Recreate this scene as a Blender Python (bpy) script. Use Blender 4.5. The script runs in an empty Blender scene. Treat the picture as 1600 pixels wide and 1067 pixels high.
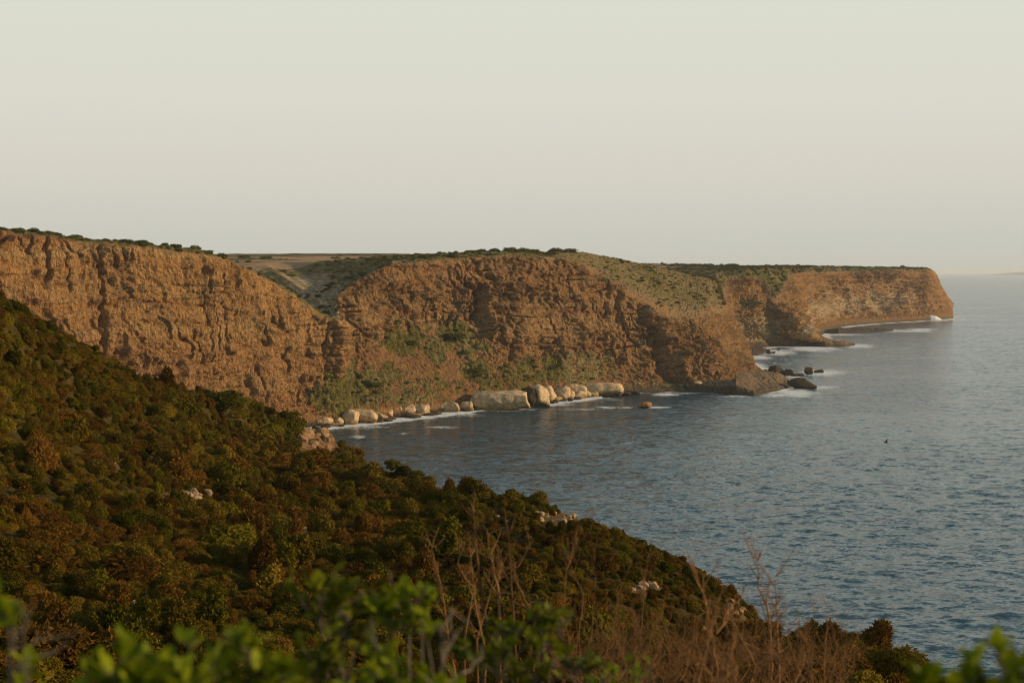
import bpy, math, random
import numpy as np
from mathutils import Vector, Matrix, Euler

SC = bpy.context.scene
COL = SC.collection
rad = math.radians

# ------------------------------------------------------------------ camera
FPX = 2222.0                      # focal length in pixels of a 1600 px wide frame
CAMZ = 100.0
PITCH = math.atan(108.5 / FPX)
cam_d = bpy.data.cameras.new('camera')
cam = bpy.data.objects.new('camera', cam_d)
COL.objects.link(cam)
cam.location = (0, 0, CAMZ)
cam.rotation_euler = (math.pi / 2 - PITCH, 0, 0)
cam_d.sensor_width = 36.0
cam_d.lens = 36.0 * FPX / 1600.0
cam_d.clip_start = 0.1
cam_d.clip_end = 120000
cam_d.dof.use_dof = True
cam_d.dof.focus_distance = 400.0
cam_d.dof.aperture_fstop = 2.8
SC.camera = cam

# ------------------------------------------------------------------ light
SUN_AZ, SUN_EL = 91.0, 14.5       # clockwise from +Y, above the horizon
world = bpy.data.worlds.new('World')
SC.world = world
world.use_nodes = True
wn, wl_ = world.node_tree.nodes, world.node_tree.links
for n in list(wn):
    wn.remove(n)
sky = wn.new('ShaderNodeTexSky')
sky.sky_type = 'NISHITA'
sky.sun_disc = False
sky.sun_elevation = rad(SUN_EL)
sky.sun_rotation = rad(SUN_AZ)
sky.air_density = 1.0
sky.dust_density = 3.5
sky.ozone_density = 1.0
sky.altitude = 100
bg = wn.new('ShaderNodeBackground')
bg.inputs['Strength'].default_value = 0.10
wo = wn.new('ShaderNodeOutputWorld')
# pale summer haze: the clear-sky model veiled by a milky layer, the same all round, thinning with height
sat = wn.new('ShaderNodeHueSaturation')
sat.inputs['Saturation'].default_value = 0.45
sat.inputs['Value'].default_value = 1.5
wl_.new(sky.outputs[0], sat.inputs['Color'])
geo = wn.new('ShaderNodeTexCoord')
sx = wn.new('ShaderNodeSeparateXYZ')
wl_.new(geo.outputs['Generated'], sx.inputs[0])
rmp = wn.new('ShaderNodeValToRGB')
els = [(0.0, (5.6, 5.65, 5.0)), (0.02, (5.9, 5.9, 5.2)), (0.07, (6.8, 6.55, 5.75)), (0.12, (7.15, 7.05, 6.15)), (0.20, (7.2, 7.45, 6.35)), (0.30, (5.1, 6.0, 5.8)), (0.45, (3.6, 4.6, 4.9)), (0.70, (2.3, 3.2, 3.8)), (1.0, (1.6, 2.4, 3.1))]
cr = rmp.color_ramp
cr.elements[0].position, cr.elements[0].color = els[0][0], (*els[0][1], 1)
cr.elements[1].position, cr.elements[1].color = els[1][0], (*els[1][1], 1)
for p_, c_ in els[2:]:
    e_ = cr.elements.new(p_); e_.color = (*c_, 1)
wl_.new(sx.outputs[2], rmp.inputs['Fac'])
mxs = wn.new('ShaderNodeMix'); mxs.data_type = 'RGBA'
mxs.inputs[0].default_value = 0.97
wl_.new(sat.outputs[0], mxs.inputs[6]); wl_.new(rmp.outputs[0], mxs.inputs[7])
wl_.new(mxs.outputs[2], bg.inputs['Color'])
wl_.new(bg.outputs[0], wo.inputs['Surface'])

sun_d = bpy.data.lights.new('sun', 'SUN')
sun_d.energy = 5.0
sun_d.angle = rad(0.5)
sun_d.color = (1.0, 0.74, 0.46)
sun = bpy.data.objects.new('sun', sun_d)
COL.objects.link(sun)
sdir = Vector((math.sin(rad(SUN_AZ)) * math.cos(rad(SUN_EL)), math.cos(rad(SUN_AZ)) * math.cos(rad(SUN_EL)), math.sin(rad(SUN_EL))))
sun.rotation_euler = sdir.to_track_quat('Z', 'Y').to_euler()
sun.location = (300, -100, 300)

vs = SC.view_settings
vs.view_transform = 'Standard'
vs.look = 'None'
vs.exposure = 0.0
vs.gamma = 1.0
vs.use_curve_mapping = False
SC.render.engine = 'CYCLES'
cy = SC.cycles
cy.max_bounces = 5
cy.diffuse_bounces = 3
cy.glossy_bounces = 2
cy.transmission_bounces = 2
cy.transparent_max_bounces = 4
cy.volume_bounces = 1
cy.use_denoising = True
cy.pixel_filter_type = 'BLACKMAN_HARRIS'
cy.filter_width = 1.05
cy.denoising_input_passes = 'RGB_ALBEDO_NORMAL'
cy.denoising_prefilter = 'ACCURATE'
cy.caustics_reflective = False
cy.caustics_refractive = False

# ------------------------------------------------------------------ helpers
def P(px, py, d):
    """World point seen at photo pixel (px, py) at ground distance d ahead of the camera."""
    u = (px - 800.0) / FPX
    v = (533.5 - py) / FPX
    y = math.cos(PITCH) + v * math.sin(PITCH)
    z = -math.sin(PITCH) + v * math.cos(PITCH)
    k = d / y
    return np.array((u * k, d, CAMZ + z * k))

def project(p):
    p = np.asarray(p, float)
    x, y, z = p[..., 0], p[..., 1], p[..., 2] - CAMZ
    f = y * math.cos(PITCH) - z * math.sin(PITCH)
    up = y * math.sin(PITCH) + z * math.cos(PITCH)
    return 800 + FPX * x / f, 533.5 - FPX * up / f

_rs = np.random.RandomState(7)
_perm = np.concatenate([_rs.permutation(256)] * 3).astype(np.int32)
_g = _rs.normal(size=(256, 3))
_g = (_g / np.linalg.norm(_g, axis=1)[:, None]).astype(np.float32)

def noise(x, y, z):
    """Gradient noise, about -1..1."""
    x = np.asarray(x, np.float64); y = np.asarray(y, np.float64); z = np.asarray(z, np.float64)
    x, y, z = np.broadcast_arrays(x, y, z)
    xi = np.floor(x); yi = np.floor(y); zi = np.floor(z)
    xf = (x - xi).astype(np.float32); yf = (y - yi).astype(np.float32); zf = (z - zi).astype(np.float32)
    xi = xi.astype(np.int64) & 255; yi = yi.astype(np.int64) & 255; zi = zi.astype(np.int64) & 255
    u = xf * xf * xf * (xf * (xf * 6 - 15) + 10)
    v = yf * yf * yf * (yf * (yf * 6 - 15) + 10)
    w = zf * zf * zf * (zf * (zf * 6 - 15) + 10)
    def gr(a, b, c):
        h = _perm[_perm[_perm[xi + a] + yi + b] + zi + c]
        g = _g[h]
        return g[..., 0] * (xf - a) + g[..., 1] * (yf - b) + g[..., 2] * (zf - c)
    x00 = gr(0, 0, 0); x00 = x00 + u * (gr(1, 0, 0) - x00)
    x10 = gr(0, 1, 0); x10 = x10 + u * (gr(1, 1, 0) - x10)
    x01 = gr(0, 0, 1); x01 = x01 + u * (gr(1, 0, 1) - x01)
    x11 = gr(0, 1, 1); x11 = x11 + u * (gr(1, 1, 1) - x11)
    y0 = x00 + v * (x10 - x00)
    y1 = x01 + v * (x11 - x01)
    return (y0 + w * (y1 - y0)) * 1.5

def fbm(x, y, z, oct=4, gain=0.5):
    s = 0; a = 1; t = 0
    for i in range(oct):
        f = 2.03 ** i
        s = s + a * noise(x * f + 17.3 * i, y * f - 9.1 * i, z * f + 4.7 * i)
        t += a; a *= gain
    return s / t

def ridged(x, y, z, oct=3, gain=0.5):
    s = 0; a = 1; t = 0
    for i in range(oct):
        f = 2.03 ** i
        s = s + a * (1 - 2 * np.abs(noise(x * f + 31.3 * i, y * f - 5.1 * i, z * f + 8.7 * i)))
        t += a; a *= gain
    return s / t

def sstep(a, b, x):
    t = np.clip((np.asarray(x, float) - a) / (b - a), 0, 1)
    return t * t * (3 - 2 * t)

def lerp(a, b, t):
    return a + (b - a) * t

def mesh_np(name, V, F, smooth=True):
    """Mesh from numpy arrays; F is (n,3) or (n,4)."""
    V = np.ascontiguousarray(V, np.float32); F = np.ascontiguousarray(F, np.int32)
    me = bpy.data.meshes.new(name)
    me.vertices.add(len(V)); me.vertices.foreach_set('co', V.ravel())
    k = F.shape[1]
    me.loops.add(F.size); me.loops.foreach_set('vertex_index', F.ravel())
    me.polygons.add(len(F))
    me.polygons.foreach_set('loop_start', np.arange(0, F.size, k, dtype=np.int32))
    me.polygons.foreach_set('loop_total', np.full(len(F), k, np.int32))
    me.polygons.foreach_set('use_smooth', np.full(len(F), smooth, bool))
    me.update(calc_edges=True)
    return me

def link(name, me, mat=None, parent=None, loc=None):
    o = bpy.data.objects.new(name, me)
    COL.objects.link(o)
    if mat is not None and not me.materials:
        me.materials.append(mat)
    if parent is not None:
        o.parent = parent
    if loc is not None:
        o.location = loc
    return o

def tag(o, label=None, cat=None, group=None, kind=None):
    if label: o['label'] = label
    if cat: o['category'] = cat
    if group: o['group'] = group
    if kind: o['kind'] = kind
    return o

def grid_faces(nr, nc):
    i = np.arange(nr - 1)[:, None] * nc + np.arange(nc - 1)[None, :]
    return np.stack([i, i + 1, i + nc + 1, i + nc], -1).reshape(-1, 4)

def vcol(me, name, rgb):
    a = me.attributes.new(name, 'FLOAT_COLOR', 'POINT')
    c = np.ones((len(rgb), 4), np.float32); c[:, :3] = rgb
    a.data.foreach_set('color', c.ravel())

def vfloat(me, name, val):
    a = me.attributes.new(name, 'FLOAT', 'POINT')
    a.data.foreach_set('value', np.ascontiguousarray(val, np.float32))

# ---- node helper
class NT:
    def __init__(self, mat):
        mat.use_nodes = True
        self.t = mat.node_tree
        self.t.nodes.clear()
        self.out = self.t.nodes.new('ShaderNodeOutputMaterial')
    def n(self, typ, **kw):
        nd = self.t.nodes.new(typ)
        for k, v in kw.items():
            if k == 'inp':
                for a, b in v.items():
                    if hasattr(b, 'is_output'):
                        self.t.links.new(b, nd.inputs[a])
                    else:
                        nd.inputs[a].default_value = b
            else:
                setattr(nd, k, v)
        return nd
    def l(self, a, b):
        self.t.links.new(a, b)
    def noise(self, vec, scale, detail=4, rough=0.55):
        return self.n('ShaderNodeTexNoise', inp={'Vector': vec, 'Scale': scale, 'Detail': detail, 'Roughness': rough}).outputs['Fac']
    def ramp(self, fac, stops, interp='LINEAR'):
        r = self.n('ShaderNodeValToRGB', inp={'Fac': fac})
        cr = r.color_ramp; cr.interpolation = interp
        while len(cr.elements) > 1:
            cr.elements.remove(cr.elements[-1])
        cr.elements[0].position = stops[0][0]; cr.elements[0].color = (*stops[0][1], 1)
        for p, c in stops[1:]:
            e = cr.elements.new(p); e.color = (*c, 1)
        return r.outputs['Color']
    def mix(self, fac, a, b, mode='MIX'):
        m = self.n('ShaderNodeMix', data_type='RGBA', blend_type=mode)
        for s, v in ((m.inputs[0], fac), (m.inputs[6], a), (m.inputs[7], b)):
            if hasattr(v, 'is_output'): self.l(v, s)
            else: s.default_value = v if not isinstance(v, tuple) else (*v[:3], 1)
        return m.outputs[2]
    def math(self, op, a, b=0.0):
        m = self.n('ShaderNodeMath', operation=op)
        for s, v in ((m.inputs[0], a), (m.inputs[1], b)):
            if hasattr(v, 'is_output'): self.l(v, s)
            else: s.default_value = v
        return m.outputs[0]
    def mapr(self, v, a, b, c=0.0, d=1.0):
        return self.n('ShaderNodeMapRange', inp={'Value': v, 'From Min': a, 'From Max': b, 'To Min': c, 'To Max': d}).outputs[0]
    def bsdf(self, color, rough=0.9, spec=0.2, normal=None, **kw):
        b = self.n('ShaderNodeBsdfPrincipled', inp={'Base Color': color if hasattr(color, 'is_output') else (*color, 1), 'Roughness': rough, 'Specular IOR Level': spec, **kw})
        if normal is not None: self.l(normal, b.inputs['Normal'])
        self.l(b.outputs[0], self.out.inputs['Surface'])
        return b

# ------------------------------------------------------------------ materials
def mat_cliff():
    m = bpy.data.materials.new('cliff_rock'); t = NT(m)
    pos = t.n('ShaderNodeNewGeometry').outputs['Position']
    col = t.n('ShaderNodeAttribute', attribute_name='albedo').outputs['Color']
    veg = t.n('ShaderNodeAttribute', attribute_name='veg').outputs['Fac']
    mp = t.n('ShaderNodeMapping', inp={'Vector': pos, 'Scale': (1, 1, 0.8)}).outputs[0]
    n1 = t.noise(mp, 0.55, 5, 0.7)
    n2 = t.noise(mp, 0.12, 4, 0.6)
    f = t.mapr(n1, 0.3, 0.7, 0.5, 1.5)
    c = t.mix(1.0, col, t.n('ShaderNodeCombineColor', inp={0: f, 1: f, 2: f}).outputs[0], 'MULTIPLY')
    vor = t.n('ShaderNodeTexVoronoi', feature='DISTANCE_TO_EDGE', inp={'Vector': mp, 'Scale': 0.33}).outputs['Distance']
    crack = t.mapr(vor, 0.0, 0.12, 0.0, 1.0)
    rockw = t.math('SUBTRACT', 1.0, veg)
    h = t.math('ADD', t.math('MULTIPLY', n1, 1.6), t.math('ADD', t.math('MULTIPLY', crack, 0.35), t.math('MULTIPLY', n2, 1.5)))
    bmp = t.n('ShaderNodeBump', inp={'Height': h, 'Strength': 1.0, 'Distance': 1.8})
    t.bsdf(c, 0.95, 0.05, bmp.outputs[0])
    return m

def mat_soil():
    m = bpy.data.materials.new('slope_soil'); t = NT(m)
    pos = t.n('ShaderNodeNewGeometry').outputs['Position']
    n1 = t.noise(pos, 0.9, 6, 0.7)
    n2 = t.noise(pos, 0.07, 3)
    rock = t.n('ShaderNodeAttribute', attribute_name='rock').outputs['Fac']
    c1 = t.ramp(n1, [(0.3, (0.024, 0.018, 0.005)), (0.55, (0.06, 0.04, 0.010)), (0.75, (0.12, 0.07, 0.02))])
    c2 = t.ramp(n1, [(0.3, (0.026, 0.022, 0.005)), (0.7, (0.075, 0.055, 0.012))])
    c3 = t.ramp(n1, [(0.3, (0.07, 0.034, 0.012)), (0.7, (0.28, 0.16, 0.075))])
    c = t.mix(t.mapr(n2, 0.4, 0.6), c1, c2)
    c = t.mix(rock, c, c3)
    bmp = t.n('ShaderNodeBump', inp={'Height': n1, 'Strength': 1.0, 'Distance': 0.6})
    t.bsdf(c, 1.0, 0.05, bmp.outputs[0])
    return m

def mat_foliage(name, stops, trans=0.2):
    """Leaf colour picked per plant, with leaf to leaf variation."""
    m = bpy.data.materials.new(name); t = NT(m)
    rnd = t.n('ShaderNodeObjectInfo').outputs['Random']
    pos = t.n('ShaderNodeNewGeometry')
    n1 = t.noise(pos.outputs['Position'], 1.3, 3, 0.7)
    n0 = t.noise(pos.outputs['Position'], 0.035, 2, 0.5)
    isl = pos.outputs['Random Per Island']
    f = t.math('ADD', t.math('MULTIPLY', rnd, 0.55), t.math('MULTIPLY', isl, 0.3))
    f = t.math('ADD', f, t.math('MULTIPLY', t.math('SUBTRACT', n1, 0.5), 0.5))
    f = t.math('ADD', f, t.math('MULTIPLY', t.math('SUBTRACT', n0, 0.5), 0.8))
    c = t.ramp(f, stops)
    d = t.n('ShaderNodeBsdfDiffuse', inp={'Color': c})
    tr = t.n('ShaderNodeBsdfTranslucent', inp={'Color': c})
    mx = t.n('ShaderNodeMixShader', inp={0: trans, 1: d.outputs[0], 2: tr.outputs[0]})
    t.l(mx.outputs[0], t.out.inputs['Surface'])
    return m

def mat_rock(name, c0, c1, c2, wet=None, scale=0.5):
    m = bpy.data.materials.new(name); t = NT(m)
    geo = t.n('ShaderNodeNewGeometry')
    pos = geo.outputs['Position']
    n1 = t.noise(pos, scale, 6, 0.65)
    n2 = t.noise(t.n('ShaderNodeMapping', inp={'Vector': pos, 'Scale': (1, 1, 0.15)}).outputs[0], scale * 1.4, 4, 0.6)
    c = t.ramp(n1, [(0.3, c0), (0.5, c1), (0.72, c2)])
    c = t.mix(t.mapr(n2, 0.5, 0.7, 0, 0.45), c, c0)
    if wet:
        z = t.n('ShaderNodeSeparateXYZ', inp={0: pos}).outputs[2]
        zz = t.math('ADD', z, t.math('MULTIPLY', t.math('SUBTRACT', n1, 0.5), 5.0))
        c = t.mix(t.mapr(zz, wet[0], wet[1], 1, 0), c, wet[2])
    h = t.math('ADD', n1, t.math('MULTIPLY', n2, 0.6))
    bmp = t.n('ShaderNodeBump', inp={'Height': h, 'Strength': 0.8, 'Distance': 0.5 / scale * 0.5})
    t.bsdf(c, 0.9, 0.15, bmp.outputs[0])
    return m

def mat_plain(name, c0, c1, scale=20.0, rough=0.8, trans=0.0):
    m = bpy.data.materials.new(name); t = NT(m)
    tc = t.n('ShaderNodeTexCoord').outputs['Object']
    n1 = t.noise(tc, scale, 4, 0.6)
    rnd = t.n('ShaderNodeObjectInfo').outputs['Random']
    f = t.math('ADD', t.math('MULTIPLY', n1, 0.6), t.math('MULTIPLY', rnd, 0.4))
    c = t.ramp(f, [(0.25, c0), (0.75, c1)])
    if trans:
        d = t.n('ShaderNodeBsdfPrincipled', inp={'Base Color': c, 'Roughness': 0.6, 'Specular IOR Level': 0.12})
        tr = t.n('ShaderNodeBsdfTranslucent', inp={'Color': c})
        mx = t.n('ShaderNodeMixShader', inp={0: trans, 1: d.outputs[0], 2: tr.outputs[0]})
        t.l(mx.outputs[0], t.out.inputs['Surface'])
    else:
        t.bsdf(c, rough, 0.2)
    return m

def mat_sea():
    m = bpy.data.materials.new('sea_water'); t = NT(m)
    pos = t.n('ShaderNodeNewGeometry').outputs['Position']
    foam = t.n('ShaderNodeAttribute', attribute_name='foam').outputs['Fac']
    def wv(scale, stretch, ang, det, dist, out='Color'):
        mp = t.n('ShaderNodeMapping', inp={'Vector': pos, 'Rotation': (0, 0, ang), 'Scale': (scale * stretch, scale, scale)}).outputs[0]
        return t.n('ShaderNodeTexNoise', inp={'Vector': mp, 'Scale': 1.0, 'Detail': det, 'Roughness': 0.6, 'Distortion': dist}).outputs[out]
    def vm(op, a, b):
        n_ = t.n('ShaderNodeVectorMath', operation=op)
        for k_, v_ in ((0, a), (1, b)):
            if hasattr(v_, 'is_output'): t.l(v_, n_.inputs[k_])
            else: n_.inputs[k_].default_value = v_
        return n_.outputs[0]
    nrm = t.n('ShaderNodeNewGeometry').outputs['Normal']
    gust = t.mapr(wv(0.006, 0.4, 0.15, 3, 0.6, 'Fac'), 0.35, 0.65, 0.7, 1.3)
    gcol = t.n('ShaderNodeCombineXYZ', inp={0: gust, 1: gust, 2: gust}).outputs[0]
    for (sc_, st_, an_, de_, kx_, ky_) in ((0.12, 0.5, 0.2, 1, .24, .40), (0.34, 0.5, -0.12, 2, .56, .95), (1.0, 0.6, 0.1, 2, .52, .88)):
        c_ = vm('SUBTRACT', wv(sc_, st_, an_, de_, 0.4), (0.5, 0.5, 0.5))
        nrm = vm('ADD', nrm, vm('MULTIPLY', vm('MULTIPLY', c_, (kx_, ky_, 0.0)), gcol))
    nrm = vm('NORMALIZE', nrm, (0, 0, 0))
    big = wv(0.004, 0.35, 0.1, 3, 0.5, 'Fac')
    deep = t.ramp(big, [(0.35, (0.013, 0.044, 0.064)), (0.65, (0.019, 0.058, 0.078))])
    fn = t.noise(pos, 0.45, 5, 0.7)
    ff = t.math('ADD', foam, t.math('MULTIPLY', t.math('SUBTRACT', fn, 0.5), 1.1))
    fn2 = t.n('ShaderNodeTexNoise', inp={'Vector': t.n('ShaderNodeMapping', inp={'Vector': pos, 'Scale': (0.5, 1, 1)}).outputs[0], 'Scale': 0.16, 'Detail': 4, 'Roughness': 0.7}).outputs['Fac']
    ff = t.math('ADD', ff, t.math('MULTIPLY', t.math('SUBTRACT', fn2, 0.55), 1.4))
    fm = t.mapr(ff, 0.26, 0.70)
    w = t.n('ShaderNodeBsdfPrincipled', inp={'Base Color': deep, 'Roughness': 0.18, 'IOR': 1.33})
    t.l(nrm, w.inputs['Normal'])
    fo = t.n('ShaderNodeBsdfDiffuse', inp={'Color': t.ramp(fn, [(0.3, (0.42, 0.44, 0.44)), (0.65, (0.75, 0.74, 0.71))])})
    mx = t.n('ShaderNodeMixShader', inp={0: fm, 1: w.outputs[0], 2: fo.outputs[0]})
    t.l(mx.outputs[0], t.out.inputs['Surface'])
    return m

M_CLIFF = mat_cliff()
M_SOIL = mat_soil()
M_SEA = mat_sea()
M_GREEN = mat_foliage('green_foliage', [(0.0, (0.024, 0.024, 0.003)), (0.5, (0.085, 0.071, 0.006)), (1.0, (0.20, 0.15, 0.012))])
M_OLIVE = mat_foliage('olive_foliage', [(0.0, (0.042, 0.032, 0.004)), (0.5, (0.12, 0.080, 0.009)), (1.0, (0.23, 0.15, 0.018))])
M_RUSSET = mat_foliage('russet_foliage', [(0.0, (0.045, 0.024, 0.004)), (0.5, (0.13, 0.066, 0.010)), (1.0, (0.25, 0.12, 0.020))])
M_FARGREEN = mat_foliage('far_green_foliage', [(0.0, (0.045, 0.048, 0.009)), (0.5, (0.085, 0.084, 0.015)), (1.0, (0.16, 0.14, 0.028))])
M_DRYGREEN = mat_foliage('dry_far_foliage', [(0.0, (0.07, 0.056, 0.015)), (0.5, (0.12, 0.09, 0.028)), (1.0, (0.19, 0.135, 0.045))])
M_BOULDER = mat_rock('pale_limestone', (0.27, 0.17, 0.08), (0.44, 0.31, 0.17), (0.58, 0.44, 0.27), wet=(1.0, 4.5, (0.20, 0.12, 0.035)), scale=0.45)
M_BROWNROCK = mat_rock('brown_shore_rock', (0.08, 0.048, 0.022), (0.17, 0.105, 0.048), (0.26, 0.165, 0.08), wet=(2.0, 6.0, (0.05, 0.035, 0.02)), scale=0.4)  # low band is wet rock, raised to paint shade on the slab's front too
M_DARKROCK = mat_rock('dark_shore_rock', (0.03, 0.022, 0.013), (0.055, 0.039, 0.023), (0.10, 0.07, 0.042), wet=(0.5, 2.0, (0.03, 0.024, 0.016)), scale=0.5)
M_SLOPEROCK = mat_rock('slope_limestone', (0.13, 0.07, 0.03), (0.28, 0.18, 0.09), (0.46, 0.34, 0.20), scale=1.6)

# ------------------------------------------------------------------ coast cliffs
INL = np.array((-0.8, 0.6))
# station: waterline (px, d) ; cliff foot (px,py,d) ; cliff edge (px,py,d) ; crest (px,py,d) ; optional mid (px,py,d)
ST = [
 ((-230, 600), (-210, 560, 630), (-190, 335, 680), (-215, 325, 700)),
 ((20, 690), (10, 600, 715), (0, 368, 745), (-20, 357, 775)),
 ((130, 740), (140, 590, 765), (120, 382, 795), (105, 372, 815)),
 ((215, 775), (235, 600, 800), (240, 392, 830), (245, 385, 845)),
 ((310, 815), (330, 612, 838), (330, 404, 862), (338, 396, 880)),
 ((400, 855), (420, 622, 872), (400, 430, 893), (405, 423, 905)),
 ((450, 885), (470, 626, 900), (460, 468, 915), (462, 462, 925)),
 ((495, 905), (507, 592, 920), (512, 500, 930), (510, 494, 938)),
 ((527, 914), (531, 583, 931), (530, 503, 936), (524, 496, 945)),
 ((548, 922), (538, 562, 960), (531, 502, 985), (527, 496, 990)),
 ((565, 932), (545, 545, 985), (529, 464, 1012), (524, 458, 1018)),
 ((590, 941), (575, 535, 1000), (560, 438, 1030), (556, 431, 1038)),
 ((640, 966), (620, 525, 1030), (600, 419, 1060), (598, 412, 1072)),
 ((690, 990), (670, 510, 1065), (660, 411, 1095), (658, 405, 1110)),
 ((740, 1022), (735, 522, 1085), (725, 407, 1125), (722, 399, 1145)),
 ((790, 1042), (790, 548, 1090), (790, 404, 1150), (788, 395, 1170)),
 ((850, 1075), (850, 555, 1122), (845, 405, 1180), (842, 396, 1200)),
 ((905, 1108), (905, 558, 1148), (893, 412, 1205), (896, 395, 1240)),
 ((960, 1155), (950, 564, 1185), (945, 440, 1230), (945, 402, 1300)),
 ((1005, 1168), (1000, 578, 1195), (995, 470, 1235), (990, 411, 1350)),
 ((1060, 1172), (1045, 588, 1200), (1030, 490, 1240), (1040, 421, 1400)),
 ((1120, 1168), (1085, 590, 1205), (1062, 500, 1265), (1075, 430, 1450)),
 ((1185, 1165), (1130, 588, 1215), (1088, 500, 1290), (1096, 434, 1480)),
 ((1222, 1230), (1160, 580, 1290), (1112, 490, 1380), (1106, 436, 1530)),
 ((1212, 1330), (1172, 568, 1370), (1130, 490, 1470), (1113, 438, 1600)),
 ((1180, 1500), (1160, 555, 1560), (1132, 480, 1640), (1116, 436, 1720)),
 ((1158, 1700), (1148, 540, 1750), (1130, 470, 1800), (1116, 430, 1880)),
 ((1168, 1850), (1158, 532, 1880), (1138, 440, 1925), (1128, 424, 1960)),
 ((1195, 1872), (1190, 530, 1900), (1170, 436, 1950), (1160, 421, 1985)),
 ((1212, 1896), (1206, 522, 1925), (1190, 446, 1975), (1178, 420, 2005)),
 ((1334, 1915), (1276, 531, 1890), (1213, 474, 1945), (1190, 419, 2040)),
 ((1290, 2090), (1252, 512, 2120), (1235, 432, 2150), (1222, 418, 2180)),
 ((1292, 2339), (1280, 505, 2380), (1265, 429, 2430), (1255, 417, 2470)),
 ((1322, 2600), (1314, 497, 2630), (1302, 428, 2680), (1292, 417, 2720)),
 ((1372, 2750), (1367, 491, 2770), (1357, 425, 2800), (1347, 418, 2840)),
 ((1422, 2860), (1417, 491, 2875), (1407, 423, 2900), (1399, 419, 2935)),
 ((1462, 2960), (1459, 487, 2975), (1441, 423, 2995), (1431, 419, 3020)),
 ((1487, 3040), (1484, 480, 3050), (1456, 424, 3060), (1448, 420, 3080), (1470, 452, 3056)),
 ((1482, 3200), (1478, 480, 3210), (1448, 425, 3180), (1440, 421, 3150)),
 ((1440, 3400), (1430, 470, 3400), (1400, 426, 3330), (1380, 422, 3280)),
]

def yt_far(px):
    return np.interp(px, [0, 340, 700, 900, 1030, 1130, 1250, 1450], [398, 398, 398, 404, 410, 411, 417, 421])

def h_inland(X, Y):
    px = 800 + FPX * X / np.maximum(Y, 1)
    full = 425 - yt_far(px)
    k = sstep(1050, 1750, Y)
    base = 100 + np.minimum(Y, 1900) / FPX * (full * k + (1 - k) * np.minimum(full, 6))
    return base

KN = []
LS = (60, 150, 300, 600, 1300)
for s in ST:
    wl = P(s[0][0], 425, s[0][1]); wl[2] = 0.3
    if 905 <= s[0][1] <= 1172: wl[:2] += INL * 7
    bs, tp, cr = P(*s[1]), P(*s[2]), P(*s[3])
    out = wl[:2] - tp[:2]; out /= np.linalg.norm(out) + 1e-6
    toe = wl + np.array((out[0] * 7, out[1] * 7, -5.3))
    tm = lerp(wl, bs, 0.5); tm[2] *= 0.92
    if len(s) > 4:
        md = P(*s[4])
    else:
        md = lerp(bs, tp, 0.5)
    row = [toe, wl, tm, bs, md, tp, cr]
    for L in LS:
        q = cr[:2] + INL * L
        z = lerp(cr[2], h_inland(q[0], q[1]), float(sstep(0, 320, L)))
        row.append(np.array((q[0], q[1], z)))
    KN.append(row)
KN = np.array(KN)                                   # stations x knots x 3
NSAMP_T = [3, 34, 40, 62, 62, 30, 26, 18, 12, 8, 6]

def hermite(x, Y, xs):
    """Monotone-limited cubic through Y (n x ...) at x, sampled at xs."""
    n = len(x)
    dx = np.diff(x)
    sh = (n - 1,) + (1,) * (Y.ndim - 1)
    dl = np.diff(Y, axis=0) / dx.reshape(sh)
    m = np.zeros_like(Y)
    m[0] = dl[0]; m[-1] = dl[-1]
    a, b = dl[:-1], dl[1:]
    hm = 2 * a * b / np.where(np.abs(a + b) < 1e-9, 1, a + b)
    m[1:-1] = np.where(a * b > 0, hm, 0)
    i = np.clip(np.searchsorted(x, xs, side='right') - 1, 0, n - 2)
    h = dx[i]; t = (xs - x[i]) / h
    s2 = (len(xs),) + (1,) * (Y.ndim - 1)
    t = t.reshape(s2); h = h.reshape(s2)
    return ((2*t**3 - 3*t**2 + 1) * Y[i] + (t**3 - 2*t**2 + t) * h * m[i] + (-2*t**3 + 3*t**2) * Y[i+1] + (t**3 - t**2) * h * m[i+1])

# chord length in pixels decides how finely each stretch of coast is cut
pxs = np.stack(project(KN[:, [1, 3, 5]]), -1)
seg = np.linalg.norm(np.diff(pxs, axis=0), axis=-1).max(axis=1)
seg = np.maximum(seg, 18)
seg[0] = 70
seg[-2:] = 12
cnt = np.round(seg * np.where(np.arange(len(seg)) >= 26, 1.5, 0.88)).astype(int)
xk = np.arange(len(ST), dtype=float)
xs = np.concatenate([np.linspace(i, i + 1, c, endpoint=False) for i, c in enumerate(cnt)] + [[len(ST) - 1.0]])
KS = hermite(xk, KN, xs)                            # S x knots x 3
tk = np.arange(KN.shape[1], dtype=float)
ts = np.concatenate([np.linspace(i, i + 1, c, endpoint=False) for i, c in enumerate(NSAMP_T)] + [[KN.shape[1] - 1.0]])
G = np.swapaxes(hermite(tk, np.swapaxes(KS, 0, 1), ts), 0, 1)   # S x T x 3
NS, NT_ = G.shape[:2]
T = np.broadcast_to(ts[None, :], (NS, NT_))
S = np.broadcast_to(xs[:, None], (NS, NT_))

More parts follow.
